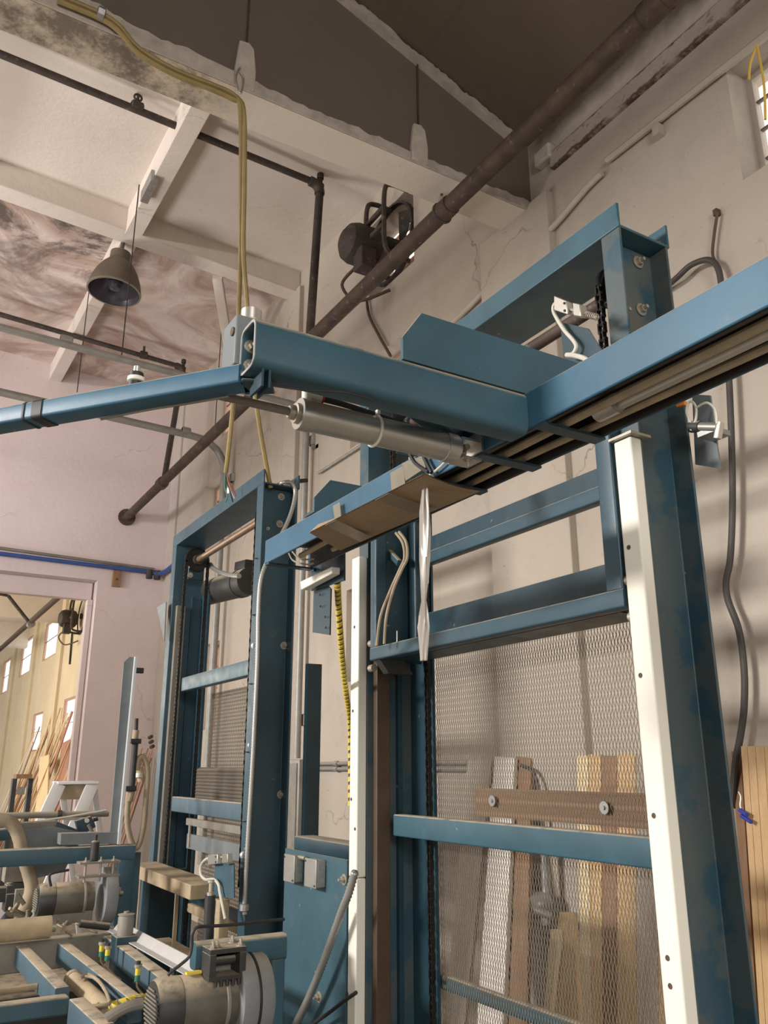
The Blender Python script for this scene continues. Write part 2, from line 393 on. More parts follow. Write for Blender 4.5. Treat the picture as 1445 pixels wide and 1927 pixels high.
# ================================================================ THE SETTING
def wall_x(name, x, thick, y0, y1, z0, z1, holes, mat):      # wall facing -X with rectangular holes
    mb = MB(); ys = sorted({y0, y1, *[h[0] for h in holes], *[h[1] for h in holes]}); zs = sorted({z0, z1, *[h[2] for h in holes], *[h[3] for h in holes]})
    for i in range(len(ys)-1):
        for j in range(len(zs)-1):
            a, b, c, d = ys[i], ys[i+1], zs[j], zs[j+1]
            if any(h[0] <= a and b <= h[1] and h[2] <= c and d <= h[3] for h in holes): continue
            mb.add([(x, a, c), (x, b, c), (x, b, d), (x, a, d)], [(0, 1, 2, 3)])
            X = x+thick; mb.add([(X, a, c), (X, b, c), (X, b, d), (X, a, d)], [(0, 3, 2, 1)])
    for a, b, c, d in holes:
        X = x+thick
        mb.add([(x, a, c), (X, a, c), (X, b, c), (x, b, c)], [(0, 1, 2, 3)]); mb.add([(x, a, d), (X, a, d), (X, b, d), (x, b, d)], [(3, 2, 1, 0)])
        mb.add([(x, a, c), (X, a, c), (X, a, d), (x, a, d)], [(3, 2, 1, 0)]); mb.add([(x, b, c), (X, b, c), (X, b, d), (x, b, d)], [(0, 1, 2, 3)])
    return mb.build(name, mat, kind='structure')
XW, YF = 3.2, 11.357
WIN = [(1.05, 1.985, 4.25, 4.93), (5.02, 5.94, 4.2, 4.9), (8.95, 9.86, 4.25, 5.0), (8.93, 9.72, 5.5, 6.3), (5.1, 5.97, 2.2, 2.95), (8.98, 9.48, 1.95, 2.92)]
FANH = (4.88, 5.62, 5.48, 6.24)
wall_x('wall_right', XW, .26, -5.2, YF, 0, 7.2, WIN+[FANH], M['wall'])
NW = [(19.6, 21.3, 3.95, 4.85), (23.2, 25.0, 3.9, 4.85), (16.75, 17.9, 1.9, 2.85), (20.3, 21.6, 1.9, 2.75), (27.2, 28.6, 3.7, 4.7)]
wall_x('wall_right_beyond', XW, .06, YF, 36, 0, 6.2, NW, M['wall_next'])
MB().box(-8, XW+.2, -7, 36, -.1, 0).build('floor', M['concrete'], kind='structure')
# far wall with the doorway: lintel, strip beside the door
dx, dz = 2.29, 3.955
mb = MB()
mb.box(dx, XW, YF, YF+.34, 0, 7.2); mb.box(-6.2, dx, YF, YF+.34, dz, 7.4); mb.box(-6.2, -3, YF, YF+.34, 0, dz)
mb.build('wall_far', M['wall_far'], kind='structure')
MB().box(-5, XW, 36, 36.2, 0, 6.2).build('wall_far_beyond', M['wall_next'], kind='structure')
mb = MB(); mb.box(-5, 2.27, YF+.2, YF+.32, 3.715, dz); mb.box(2.215, 2.285, YF+.16, YF+.3, 0, 3.715)
mb.build('door_1', M['wall_far'], kind='structure', bevel=.008)
# ceilings: low sloped brown one in front, white bays behind, stained bay by the far wall
zc = lambda x, y: 6.60+.05*(y-6.74)+.055*(XW-x)
mb = MB(); f0 = lambda x: 6.685-.355*x
mb.add([(-6.2, -5.2, f0(-6.2)), (XW+.1, -5.2, f0(XW+.1)), (XW+.1, 3.5, f0(XW+.1)), (-6.2, 3.5, f0(-6.2)), (-6.2, -5.2, f0(-6.2)+.2), (XW+.1, -5.2, f0(XW+.1)+.2), (XW+.1, 3.5, f0(XW+.1)+.2), (-6.2, 3.5, f0(-6.2)+.2)],
       [(0, 1, 2, 3), (4, 7, 6, 5), (0, 4, 5, 1), (1, 5, 6, 2), (2, 6, 7, 3), (3, 7, 4, 0)])
mb.build('ceiling', M['dark_ceil'], kind='structure')
def ceil_bay(name, y0, y1, mat, x1=XW+.1):
    mb = MB(); q = [(-6.2, y0), (x1, y0), (x1, y1), (-6.2, y1)]
    mb.add([(x, y, zc(x, y)) for x, y in q]+[(x, y, zc(x, y)+.2) for x, y in q], [(0, 1, 2, 3), (4, 7, 6, 5), (0, 4, 5, 1), (1, 5, 6, 2), (2, 6, 7, 3), (3, 7, 4, 0)])
    mb.build(name, mat, kind='structure')
ceil_bay('ceiling', 3.6, 7.2, M['ceil_white']); ceil_bay('ceiling', 7.2, YF+.1, M['ceil_stain'])
MB().box(-5, XW, YF+.3, 36, 5.25, 5.4).build('ceiling', M['ceil_white'], kind='structure')
# main beam: brown face towards the front, white soffit
mb = MB(); mb.add([(-6, 3.467, 5.03), (XW, 3.467, 5.03), (XW, 3.467, f0(XW)+.1), (-6, 3.467, f0(-6)+.1)], [(0, 1, 2, 3)])
mb.add([(-5, 3.50, 5.03), (XW, 3.50, 5.03), (XW, 3.50, f0(XW)+.1), (-5, 3.50, f0(-5)+.1)], [(3, 2, 1, 0)])
mb.build('trim_1', M['dark_face'], kind='structure')
mb = MB(); mb.box(-6, XW, 3.47, 3.72, 5.028, 8.8); mb.build('trim_2', M['beam_white'], kind='structure')
# rough white plaster lip along the foot of the brown face, and the plastered joint under the ceiling
def ragged(name, lo, hi, y, th, seed, x0=-2.5, x1=XW, step=.06, amp=.03):
    r = random.Random(seed); mb = MB(); n = int((x1-x0)/step); a = []; b = []; off = 0
    for i in range(n+1):
        x = lerp(x0, x1, i/n); off = off*.7+r.uniform(-amp, amp)
        a.append((x, lo(x))); b.append((x, hi(x)+off))
    vs = []
    for (x, zl), (_, zh) in zip(a, b): vs += [(x, y, zl), (x, y, zh), (x, y-th, zl), (x, y-th*.5, zh-.006)]
    fs = []
    for i in range(n):
        k = i*4; fs += [(k+2, k+3, k+7, k+6), (k+3, k+1, k+5, k+7), (k+2, k+6, k+4, k)]
    mb.add(vs, fs, False); mb.build(name, M['plast_trim'], kind='structure')
ragged('trim_3', lambda x: 5.028, lambda x: 5.105+.06*max(0, (1.4-x)), 3.467, .012, 3, step=.035, amp=.012)
ragged('trim_4', lambda x: f0(x)-.095, lambda x: f0(x)+.0, 3.467, .05, 5, 1.3, 3.08, .02, .012)
for k, (hx, hz) in enumerate(((1.19, 5.33), (2.31, 5.30))):      # plaster blocks at the two hanger rods
    mb = MB(); prof = [(-.055, 0), (.055, 0), (.058, .12), (.04, hz-5.03-.03), (.01, hz-5.03), (-.045, hz-5.03-.01), (-.06, .1)]
    mb.prism(prof, (hx, 3.467, 5.03), (1, 0, 0), (0, 0, 1), (0, -.03, 0)); mb.build('trim_5', M['plast_trim'], kind='structure', bevel=.006)
    MB().cyl((hx, 3.455, hz-.01), (hx, 3.455, f0(hx)), .006, 6).build('hanger_rod', M['rust2'], label=['thin dark hanger rod down the brown beam above yellow cable hook', 'thin dark hanger rod down the brown beam nearer the big pipe'][k], cat='rod')
MB().box(2.335, 2.349, -3, 3.42, f0(2.34)-.005, f0(2.34)+.02).build('trim_12', M['dark_face'], kind='structure')
# second beam and joists
def sl_beam(name, x0, x1, y0, y1, z0, z1, mat, top):
    mb = MB(); mb.add([(x0, y0, z0), (x1, y0, z1), (x1, y1, z1), (x0, y1, z0), (x0, y0, top), (x1, y0, top), (x1, y1, top), (x0, y1, top)],
        [(0, 1, 2, 3), (4, 7, 6, 5), (0, 4, 5, 1), (1, 5, 6, 2), (2, 6, 7, 3), (3, 7, 4, 0)]); return mb.build(name, mat, kind='structure', bevel=.01)
sl_beam('trim_6', -6, XW, 7.1, 7.32, 6.85, 6.38, M['joist'], 7.3)
for x0 in (1.36, -.75, -2.86):
    mb = MB(); q = [(x0, 3.7), (x0+.16, 3.7), (x0+.16, YF), (x0, YF)]
    zj = lambda y: 6.47+.053*(y-7.2)
    mb.add([(x, y, zj(y)+.055*(1.44-x0)) for x, y in q]+[(x, y, 7.3) for x, y in q], [(0, 1, 2, 3), (4, 7, 6, 5), (0, 4, 5, 1), (1, 5, 6, 2), (2, 6, 7, 3), (3, 7, 4, 0)])
    mb.build('trim_7', M['joist'], kind='structure', bevel=.008)
MB().rtube((2.36, 7.33, 6.42), (2.95, 8.4, 6.0), .10, .08, .006).build('trim_8', M['joist'], kind='structure')
# pilasters on the right wall
for y0, y1, z1, d in ((3.27, 3.97, 5.06, .05), (7.0, 7.30, 6.4, .05), (11.0, YF, 7.0, .03)):
    MB().box(XW-d, XW+.01, y0, y1, 0, z1).build('pilaster', M['wall'], kind='structure', bevel=.006)
MB().box(XW-.035, XW+.01, 1.5, 3.24, 5.19, 5.315).build('trim_9', M['ledge_dirty'], kind='structure', bevel=.012)
MB().box(XW-.06, XW+.01, 3.21, 3.36, 5.27, 5.38).build('trim_10', M['plast_trim'], kind='structure', bevel=.015)
for y0 in (13.2, 18.6, 22.3, 25.9): MB().box(XW-.06, XW+.01, y0, y0+.4, 0, 5.3).build('pilaster', M['wall_next'], kind='structure')
for y0 in (14.6, 19.2, 24): MB().box(-5, XW, y0, y0+.35, 4.62, 5.4).build('trim_11', M['joist'], kind='structure')
wall_x('wall_left', -6, .26, -5, YF, 0, 9.2, [(1.0, 6.2, 0, 4.5), (8.4, 10.6, .6, 3.6), (3.9, 6.9, 5.2, 6.85), (7.7, 11, 5.2, 6.95)], M['wall_far'])  # unseen wall closing off ambient light; openings invented and sized to shape it
mb = MB(); mb.box(-6, -5, -5.2, -5, 0, 9.2); mb.box(2.6, 3.4, -5.2, -5, 0, 9.2); mb.box(-5, 2.6, -5.2, -5, 3.9, 9.2); mb.build('wall_back', M['wall_far'], kind='structure')  # unseen rear wall; its opening is sized to light front-facing steel
# windows
def window(i, h, mat_f, nv, nh, xw=XW, inset=.15):
    y0, y1, z0, z1 = h; root = thing('window_%d' % i, '', '', (xw+.16, (y0+y1)/2, z0), kind='structure')
    X = xw+inset; f = .035; mb = MB()
    mb.box(X, X+.05, y0, y0+f, z0, z1); mb.box(X, X+.05, y1-f, y1, z0, z1); mb.box(X, X+.05, y0+f, y1-f, z0, z0+f); mb.box(X, X+.05, y0+f, y1-f, z1-f, z1)
    mb.build('window_frame', mat_f, root)
    for k in range(1, nv):
        y = lerp(y0, y1, k/nv); MB().box(X+.012, X+.032, y-.0045, y+.0045, z0+f, z1-f).build('glazing_bar', M['bar'], root)
    for k in range(1, nh):
        z = lerp(z0, z1, k/nh); MB().box(X+.008, X+.03, y0+f, y1-f, z-.0045, z+.0045).build('glazing_bar', M['bar'], root)
    for a in range(nv):
        for b in range(nh):
            MB().box(X+.02, X+.024, lerp(y0, y1, a/nv)+.008, lerp(y0, y1, (a+1)/nv)-.008, lerp(z0, z1, b/nh)+.007, lerp(z0, z1, (b+1)/nh)-.007).build('pane', M['glass'], root)
for i, (h, nv, nh) in enumerate(zip(WIN, (6, 4, 4, 4, 3, 2), (4, 4, 4, 4, 4, 4))): window(i+1, h, M['conduit_paint'] if i == 0 else M['frame_pink'], nv, nh)
for i, h in enumerate(NW): window(7+i, h, M['frame_pink'], 1, 2, inset=.012)

# ================================================================ PIPES, CONDUITS, LAMP, FAN
t = thing('sprinkler_pipe', 'thick rusty overhead pipe running the length of the right wall', 'pipe', (2.588, 4, 4.82))
MB().cyl((2.588, -3.5, 4.885), (2.588, YF+.02, 4.885), .056, 18).build('pipe', M['rust'], t)
for y in (3.58, 1.9): MB().cyl((2.588, y-.06, 4.885), (2.588, y+.06, 4.885), .064, 18).build('coupling', M['rust'], t)
MB().lathe([(.06, -.07), (.075, -.05), (.075, .05), (.06, .07)], (2.588, 9.667, 4.885), (0, 1, 0), 16).build('tee', M['rust'], t)
MB().lathe([(.056, 0), (.12, 0), (.12, .02), (.056, .02)], (2.588, YF-.025, 4.885), (0, 1, 0), 16).build('wall_flange', M['rust'], t)
mb = MB().tube([V((2.588+.066*math.cos(a), 3.62, 4.885+.066*math.sin(a))) for a in [math.pi*2*k/16 for k in range(17)]], .008, 6)
mb.cyl((2.588, 3.62, 4.95), (2.588, 3.62, 5.03), .009, 8); h = mb.build('clevis_hanger', M['rust2'], t)
MB().lathe([(.012, -.02), (.024, -.012), (.024, .012), (.012, .02)], (2.588, 3.62, 4.985), (0, 0, 1), 10).build('nut', M['bolt'], h)
def branch(y, pts, label):
    t = thing('sprinkler_branch_pipe', label, 'pipe', pts[-1])
    MB().cyl(pts[0], pts[1], .03, 12).build('pipe', M['rust2'], t); MB().cyl(pts[1], pts[2], .036, 12).build('drop_pipe', M['rust2'], t)
    a, b = V(pts[1]), V(pts[2])
    MB().tube(elbow(a-V((.12, 0, 0)), a, a+(b-a).normalized()*.12, .1), .045, 12).build('elbow', M['rust2'], t)
    MB().lathe([(.0, .11), (.03, .11), (.03, .06), (.02, .06), (.02, 0)], a, (0, 0, 1), 10).build('sprinkler_head', M['rust2'], t)
    return t
t = branch(5.55, [(-4, 5.55, 6.64), (2.66, 5.55, 6.455), (2.60, 5.55, 4.92)], 'thin rusty branch pipe crossing the white ceiling bay, with drop to thick pipe')
p = onY(5.55, 258, 200)
MB().lathe([(.03, -.05), (.048, -.04), (.048, .04), (.03, .05)], (p.x, 5.55, p.z-.01), (1, 0, 0), 10).build('tee', M['rust2'], t)
mb = MB().cyl((p.x, 5.55, p.z), (p.x, 5.55, p.z+.10), .012, 6); mb.tube([V((p.x+.03*math.cos(a), 5.55, p.z+.085+.03*math.sin(a))) for a in [math.pi*2*k/10 for k in range(11)]], .009, 6)
mb.build('sprinkler_head', M['rust2'], t)
t = branch(9.667, [(-4, 9.667, 6.85), (2.74, 9.667, 6.50), (2.61, 9.667, 4.92)], 'thin rusty branch pipe crossing the stained ceiling bay by the far wall')
p = onY(9.667, 270, 668); MB().lathe([(.03, -.05), (.05, -.04), (.05, .04), (.03, .05)], (p.x, 9.667, p.z), (1, 0, 0), 10).build('tee', M['rust2'], t)
MB().cyl((p.x, 9.667, p.z), (p.x, 9.667, p.z+.12), .016, 6).build('sprinkler_head', M['rust2'], t)

def conduit(name, pts, r, mat, label, rad=.2, clips=(), cat='conduit'):
    pts = [V(p) for p in pts]; path = [pts[0]]
    for i in range(1, len(pts)-1): path += elbow(pts[i-1], pts[i], pts[i+1], rad)
    path.append(pts[-1]); t = thing(name, label, cat, pts[-1])
    MB().tube(path, r, 12).build('tube', mat, t)
    for a, ax in clips:
        MB().lathe([(r, -.05), (r*1.22, -.045), (r*1.22, .045), (r, .05)], a, ax, 12).build('coupling', mat, t)
    return t
yc = 6.68
t = conduit('ceiling_conduit', [(-4, yc, 5.06), (3.12, yc, 4.86), (3.12, yc, 1.62)], .032, M['galv_dull'], 'grey conduit hung across the bay, bending down to a wall trunking', .18,
        [(onY(yc, 125, 640), (1, 0, -.03)), (onY(yc, 420, 716), (1, 0, -.03)), (onY(yc, 575, 1355), (0, 0, 1)), (onY(yc, 589, 830), (0, 0, 1))])
for q in ((583, 1275), (590, 845)):
    p = onY(yc, *q); MB().box(p.x-.045, XW, yc-.045, yc-.035, p.z-.02, p.z+.02).build('wall_clip', M['galv'], t)
    MB().rtube((p.x+.02, yc-.08, p.z), (XW, yc-.08, p.z), .06, .04, .004).build('strut', M['dusty_black'], t)
y2 = 8.82
t = conduit('wall_conduit', [(-4, y2, 5.42), (3.08, y2, 5.22), (3.08, y2, .6)], .042, M['galv_dull'], 'thicker grey conduit by the far corner, sweeping down behind the far lift frame', .42,
        [(onY(y2, 350, 812), (1, 0, -.03)), (onY(y2, 440, 900), (0, 0, 1))])
p = onY(y2, 452, 1015); MB().rtube((p.x, y2-.1, p.z), (XW, y2-.1, p.z), .05, .07, .006).build('strut', M['dusty_black'], t)
def wire(a, b, label): MB().cyl(a, b, .0055, 6).build('support_wire', M['rust2'], label=label, cat='wire')
p = onY(yc, 229, 668); wire(p, (p.x, yc, zc(p.x, yc)), 'thin rod hanging from the ceiling in front of the lamp to the upper conduit')
p = onY(y2, 145, 738); wire(p, (p.x, y2, zc(p.x, y2)), 'thin rod hanging left of the pendant lamp to the lower conduit')
p = onY(y2, 405, 800); wire(p, (p.x, y2, zc(p.x, y2)), 'thin rod hanging behind the arm hinge to the lower conduit')
# white-painted surface conduits high on the right wall
def run(name, pts, r, mat, label, cat, X=None, n=8, k=6):
    return MB().tube(smooth_path([onX(X, *q) if X else q for q in pts], k), r, n).build(name, mat, label=label, cat=cat)
t = thing('surface_conduit', 'wall-coloured conduit along the top of the right-hand window', 'conduit', onX(XW-.03, 1300, 180))
a, b = onX(XW-.03, 1142, 302), onX(XW-.03, 1445, 63); b = a+(b-a)*2.2
MB().cyl(a, b, .022, 10).build('tube', M['conduit_paint'], t)
c = onX(XW-.03, 1236, 236); MB().box(XW-.05, XW, c.y-.02, c.y+.02, c.z-.07, c.z).build('clip', M['conduit_paint'], t)
t = thing('surface_conduit', 'broken-off wall-coloured conduit sagging down behind the main lift frame', 'conduit', onX(XW-.03, 1000, 470))
MB().tube(smooth_path([onX(XW-.03, *q) for q in ((1132, 326), (1100, 358), (1040, 428), (985, 480), (930, 530), (860, 600), (800, 650))]), .020, 10).build('tube', M['conduit_paint'], t)
run('cord', [(1425, 84), (1412, 118), (1409, 150)], .006, M['cord'], 'short yellow cord end knotted to conduit over the right window', 'cord', XW-.06)
run('cord', [(1424, 85), (1432, 125), (1438, 165), (1440, 225)], .006, M['cord'], 'long yellow cord dangling across the right window', 'cord', XW-.06)
# horizontal pipes low on the right wall
for z, lb in ((1.575, 'upper of two thin grey pipes along the right wall'), (1.535, 'lower of two thin grey pipes along the right wall')):
    t = thing('wall_pipe', lb, 'pipe', (XW-.03, 4.8, z)); MB().cyl((XW-.03, 3.2, z), (XW-.03, 6.5, z), .014, 8).build('tube', M['galv_dull'], t)
    for y in (6.05, 5.0): MB().cyl((XW-.03, y-.03, z), (XW-.03, y+.03, z), .02, 8).build('coupling', M['galv_dull'], t)
a, b = onX(XW-.025, 600, 890), onX(XW-.025, 670, 845)
MB().cyl(a, a+(b-a)*3, .014, 8).build('wall_pipe', M['galv_dull'], label='single thin dark pipe under the window beside the grey conduit', cat='pipe')
# trunking box
t = thing('cable_trunking', 'grey sheet-metal trunking box standing under the conduit', 'trunking', (3.1, 6.6, 0))
MB().box(3.04, 3.19, 6.46, 6.76, .1, 1.61).build('box', M['galv_dull'], t, bevel=.006)
MB().box(3.03, 3.042, 6.49, 6.73, .15, 1.58).build('cover', M['grey_dust'], t, bevel=.003)
# blue compressed-air pipe and brown pipe over the doorway
t = thing('air_pipe', 'blue air pipe running across the far wall over the doorway', 'pipe', (1, YF-.06, 4.15))
MB().cyl((-4, YF-.07, 4.20), (2.98, YF-.07, 4.13), .028, 12).build('tube', M['bluepipe'], t)
MB().tube([(2.98, YF-.07, 4.13), (3.08, YF-.10, 4.11), (3.12, YF-.35, 4.12), (3.12, YF-1.2, 4.17)], .034, 10).build('elbow', M['bluepipe'], t)
for xx in (2.95, 3.06): MB().cyl((xx, YF-.08, 4.04), (xx, YF-.08, 4.16), .045, 10).build('valve', M['rust2'], t)
t = thing('brown_pipe', 'thin brown pipe just above the blue one on the far wall', 'pipe', (1, YF-.03, 4.2))
MB().cyl((-4, YF-.04, 4.34), (3.02, YF-.04, 4.185), .020, 10).build('tube', M['rail_grey'], t)
p = onY(YF-.05, 222, 1068); q = onY(YF-.05, 222, 1104)
t = thing('pipe_bracket', 'small brown wooden block holding the far wall pipes', 'bracket', q)
MB().box(p.x-.055, p.x+.055, YF-.05, YF, q.z, p.z).build('block', M['brown_wood'], t, bevel=.004)
MB().cyl((p.x, YF-.055, q.z+.1), (p.x, YF-.045, q.z+.1), .014, 8).build('screw', M['rust2'], t)
# pendant lamp under the joist
lp = D0 = EYE+ray(218, 530)*(8.0/FPX)
t = thing('pendant_lamp', 'unlit grey-brown dome lamp hanging from the ceiling joist', 'lamp', lp)
ax = V((.06, 0, 1)).normalized(); R = .245
MB().lathe([(R, 0), (R*1.02, .01), (R*1.0, .05), (R*.94, .12), (R*.82, .20), (R*.64, .28), (R*.46, .335), (R*.38, .36)], lp-ax*.12, ax, 36).build('shade', M['lamp'], t)
MB().lathe([(R*.985, .004), (R*.94, .05), (R*.83, .12), (R*.66, .21), (R*.45, .29), (.0, .31)], lp-ax*.12, ax, 36).build('reflector', M['lamp_in'], t)
MB().lathe([(R*.97, 0), (R*1.035, .0), (R*1.035, .016), (R*1.0, .016)], lp-ax*.122, ax, 36).build('rim', M['rail_grey'], t)
MB().lathe([(.0, .03), (.05, .04), (.075, .09), (.06, .16), (.035, .22)], lp-ax*.12, ax, 16).build('bulb', M['bulb'], t)
MB().lathe([(R*.40, .35), (R*.40, .44), (.04, .47), (.02, .47), (.02, .72)], lp-ax*.12, ax, 16).build('canopy', M['lamp'], t)
# box and stain-plate on joist
p = onZ(6.44, 275, 345); MB().box(1.33, 1.40, p.y-.17, p.y+.17, 6.36, 6.47).build('junction_box', M['galv'], label='small grey box on the side of the white ceiling joist', cat='box', bevel=.005)

def wall_fan(y, z, label, s=1):
    t = thing('wall_fan', label, 'fan', (XW, y, z-.6*s)); X = XW-.02; R = .56*s
    MB().lathe([(R, 0), (R*1.06, 0), (R*1.06, -.05), (R, -.05)], (X, y, z), (-1, 0, 0), 28).build('ring', M['fan'], t)
    for k in range(4):                                                        # broad dark blades
        a = math.radians(20+90*k); c, s_ = math.cos(a), math.sin(a); u = V((0, c, s_)); v = V((.30, -s_, c)).normalized()
        o = V((X+.12, y, z)); pts = [o+u*.10*s-v*.05*s, o+u*R*.94-v*.16*s, o+u*R*.97+v*.12*s, o+u*.12*s+v*.06*s]
        MB().slab(pts, V((.006, 0, 0))).build('blade', M['fan'], t)
    MB().cyl((X-.02, y, z), (X+.16, y, z), .09*s, 16).build('hub', M['fan'], t)
    for dy in (-.48, .0):                                                     # hooped guard bars standing off the wall
        path = [V((X+.02, y+dy*s, z+R*.98)), V((X-.22*s, y+dy*s, z+R*.98)), V((X-.34*s, y+dy*s, z+R*.80)), V((X-.36*s, y+dy*s, z)), V((X-.34*s, y+dy*s, z-R*.80)), V((X-.2*s, y+dy*s, z-R*.98)), V((X+.02, y+dy*s, z-R*.98))]
        MB().tube(smooth_path(path, 5), .034*s, 8).build('guard_bar', M['fan'], t)
    for zz in (-.12, .14): MB().rtube((X-.36*s, y-.50*s, z+zz*s), (X-.36*s, y+.20*s, z+zz*s), .06*s, .06*s, .006).build('motor_rail', M['fan'], t)
    c = V((X-.27*s, y+.12*s, z-.10*s)); q = .95*s
    MB().lathe([(0, .42*q), (.16*q, .40*q), (.26*q, .33*q), (.30*q, .22*q), (.30*q, 0), (.27*q, -.12*q), (.16*q, -.2*q), (0, -.2*q)], c, (-1, 0, 0), 24).build('motor', M['fan'], t)
    MB().box(c.x-.26*q, c.x-.02*q, c.y-.30*q, c.y-.05*q, c.z-.52*q, c.z-.2*q).build('terminal_box', M['fan'], t, bevel=.01)
    MB().tube(smooth_path([c+V((-.2*q, 0, -.4*q)), c+V((-.3*q, .2*q, -.6*q)), c+V((-.1*q, .1*q, -.85*q)), V((X-.02, y-.1*s, z-.8*s))]), .022*s, 8).build('cable', M['rail_brown'], t)
    return t
wall_fan(5.25, 5.86, 'sooty iron extractor fan with hooped guard in the upper wall opening', .62)
mb = MB(); t = thing('fan_sky_screen', 'added pink-brown slats hiding the bright sky behind the upper wall fan', 'screen', (XW+.24, 5.4, 5.5))  # slats added to block the white sky in the fan opening
for k in range(6):
    z = 5.488+k*.12; MB().slab([(XW+.20, 4.9, z), (XW+.20, 5.6, z), (XW+.25, 5.6, z+.118), (XW+.25, 4.9, z+.118)], (.01, 0, 0)).build('slat', M['brick_out'], t)
wall_fan(17.0, 4.4, 'dark wall fan seen through the doorway in the next room', .62)
run('fan_cable', [onX(XW-.03, 690, 565), onX(XW-.03, 695, 595), onX(XW-.03, 715, 635), onX(XW-.03, 735, 670)], .013, M['rail_brown'], 'brown cable trailing down the wall below the upper fan', 'cable')
run('fan_pull_cord', [onX(XW-.03, 136, 1190), onX(XW-.025, 133, 1225), onX(XW-.02, 131, 1250)], .02, M['black'], 'black cord hanging below the next room fan', 'cord')
# yellow cables: along the beam, over a hook, down to the far lift frame
yb = 3.43
hk = [onY(yb, *q) for q in ((110, -8), (190, 26), (225, 50), (262, 92), (330, 132), (400, 160), (438, 178))]
def ycable(dx, pts, label, last):
    path = [h+V((0, 0, -dx)) for h in hk]
    for (x, y, f) in pts: path.append(onY(lerp(yb, last, f), x, y))
    return MB().tube(smooth_path(path, 5), .0135, 8)
mb = ycable(.0, [(452, 205, 0), (454, 330, .2), (453, 470, .4), (450, 560, .55), (446, 660, .68), (440, 745, .8), (432, 830, .9), (425, 889, 1)], '', 4.25)
t = thing('yellow_cable', 'yellow cable with frayed bare wires over the far lift header', 'cable', onY(4.25, 425, 889))
mb.build('sheath', M['yellow'], t)
e = onY(4.25, 425, 889)
for k, (c, pts) in enumerate(((M['greenwire'], [(424, 890), (423, 915), (428, 935), (424, 945)]), (M['white_plastic'], [(425, 890), (430, 915), (436, 928), (441, 938)]), (M['red'], [(426, 890), (432, 910), (440, 925), (444, 934)]), (M['black'], [(425, 889), (427, 905), (433, 925), (438, 945)]))):
    MB().tube(smooth_path([onY(4.25, *q) for q in pts]), .004, 6).build('wire', c, t)
ycable(.03, [(458, 205, 0), (460, 330, .2), (458, 470, .4), (464, 560, .5), (470, 650, .6), (480, 745, .72), (493, 830, .86), (509, 918, 1)], '', 3.98).build('yellow_cable', M['yellow'], label='yellow cable running down into the corner of far lift frame', cat='cable')
t = thing('cable_hook', 'bent wire hook on the plaster block holding yellow cables', 'hook', onY(3.44, 452, 170))
MB().tube(smooth_path([onY(3.43, *q) for q in ((452, 128), (446, 136), (444, 152), (452, 176), (458, 150), (452, 136))]), .006, 6).build('hook', M['bolt'], t)
p = onY(3.42, 190, 26); MB().lathe([(.02, -.02), (.034, -.015), (.034, .015), (.02, .02)], p, hk[2]-hk[0], 8).build('cable_clip', M['galv'], label='small grey clip on the yellow cables near the beam end', cat='clip')
# dark cable hanging on the right wall, behind the main lift
t = thing('wall_cable', 'dark cable looping down the right wall behind main lift post', 'cable', onX(3.1, 1385, 1420))
MB().tube(smooth_path([onX(XW-.03, *q) for q in ((1350, 400), (1344, 440), (1341, 480), (1352, 500))]), .008, 6).build('thin_wire', M['rail_brown'], t)
MB().tube(smooth_path([onX(XW-.02, 1230, 560)]+[onX(XW-.06, *q) for q in ((1272, 524), (1300, 499), (1332, 489), (1350, 503), (1358, 545), (1366, 640), (1372, 720), (1377, 850), (1378, 960), (1374, 1050), (1366, 1095), (1370, 1130), (1390, 1185), (1400, 1260), (1400, 1330), (1393, 1385), (1383, 1440), (1378, 1520))]), .015, 10).build('cable', M['sleeve_black'], t)
MB().box(XW-.03, XW, *sorted((onX(XW, 1348, 400).y, onX(XW, 1356, 400).y)), onX(XW, 1350, 410).z, onX(XW, 1350, 398).z).build('staple', M['rail_brown'], t)

# ================================================================ LIFT FRAMES
def bolt(mb, p, ax, r=.011, h=.012, washer=True):
    p, ax = V(p), V(ax).normalized()
    if washer: mb.cyl(p, p+ax*.003, r*1.7, 12)
    mb.cyl(p, p+ax*h, r, 6); mb.cyl(p, p+ax*(h+.012), r*.5, 8); return mb
def chain(parent, a, b, wdir, name='chain', pitch=.0254):
    a, b = V(a), V(b); L = (b-a).length; n = int(L/pitch); d = (b-a).normalized(); w_ = V(wdir).normalized(); u = d.cross(w_)
    mb = MB()
    for i in range(n):
        p = a+d*(i*pitch); g = .010 if i % 2 else .006
        for s in (-1, 1):
            o = p+w_*g*s-d*.004; mb.prism([(0, -.008), (pitch+.008, -.008), (pitch+.008, .008), (0, .008)], o, d, u, w_*.003)
        mb.cyl(p-w_*.013, p+w_*.013, .006, 6)
    return mb.build(name, M['chain'], parent, kind='stuff')
def expanded(parent, x, y0, y1, z0, z1, px=.0066, pz=.0424, mat='mesh', th=.0015, name='expanded_mesh'):
    mb = MB(); n = int((y1-y0)/px); k = int((z1-z0)/pz*2); w2 = th/2
    for i in range(n+1):
        vs = []; fs = []
        for j in range(k+1):
            s = .25 if (i+j) % 2 else -.25
            y = y0+px*(i+s*1.75); z = z0+j*pz/2; xx = x+(.0018 if j % 2 else -.0018)
            vs += [(xx-w2, y-w2, z), (xx-w2, y+w2, z), (xx+w2, y+w2, z), (xx+w2, y-w2, z)]
        for j in range(k):
            b = j*4
            for q in range(4): fs.append((b+q, b+(q+1) % 4, b+4+(q+1) % 4, b+4+q))
        mb.add(vs, fs)
    return mb.build(name, M[mat], parent, kind='stuff', sharp=20)

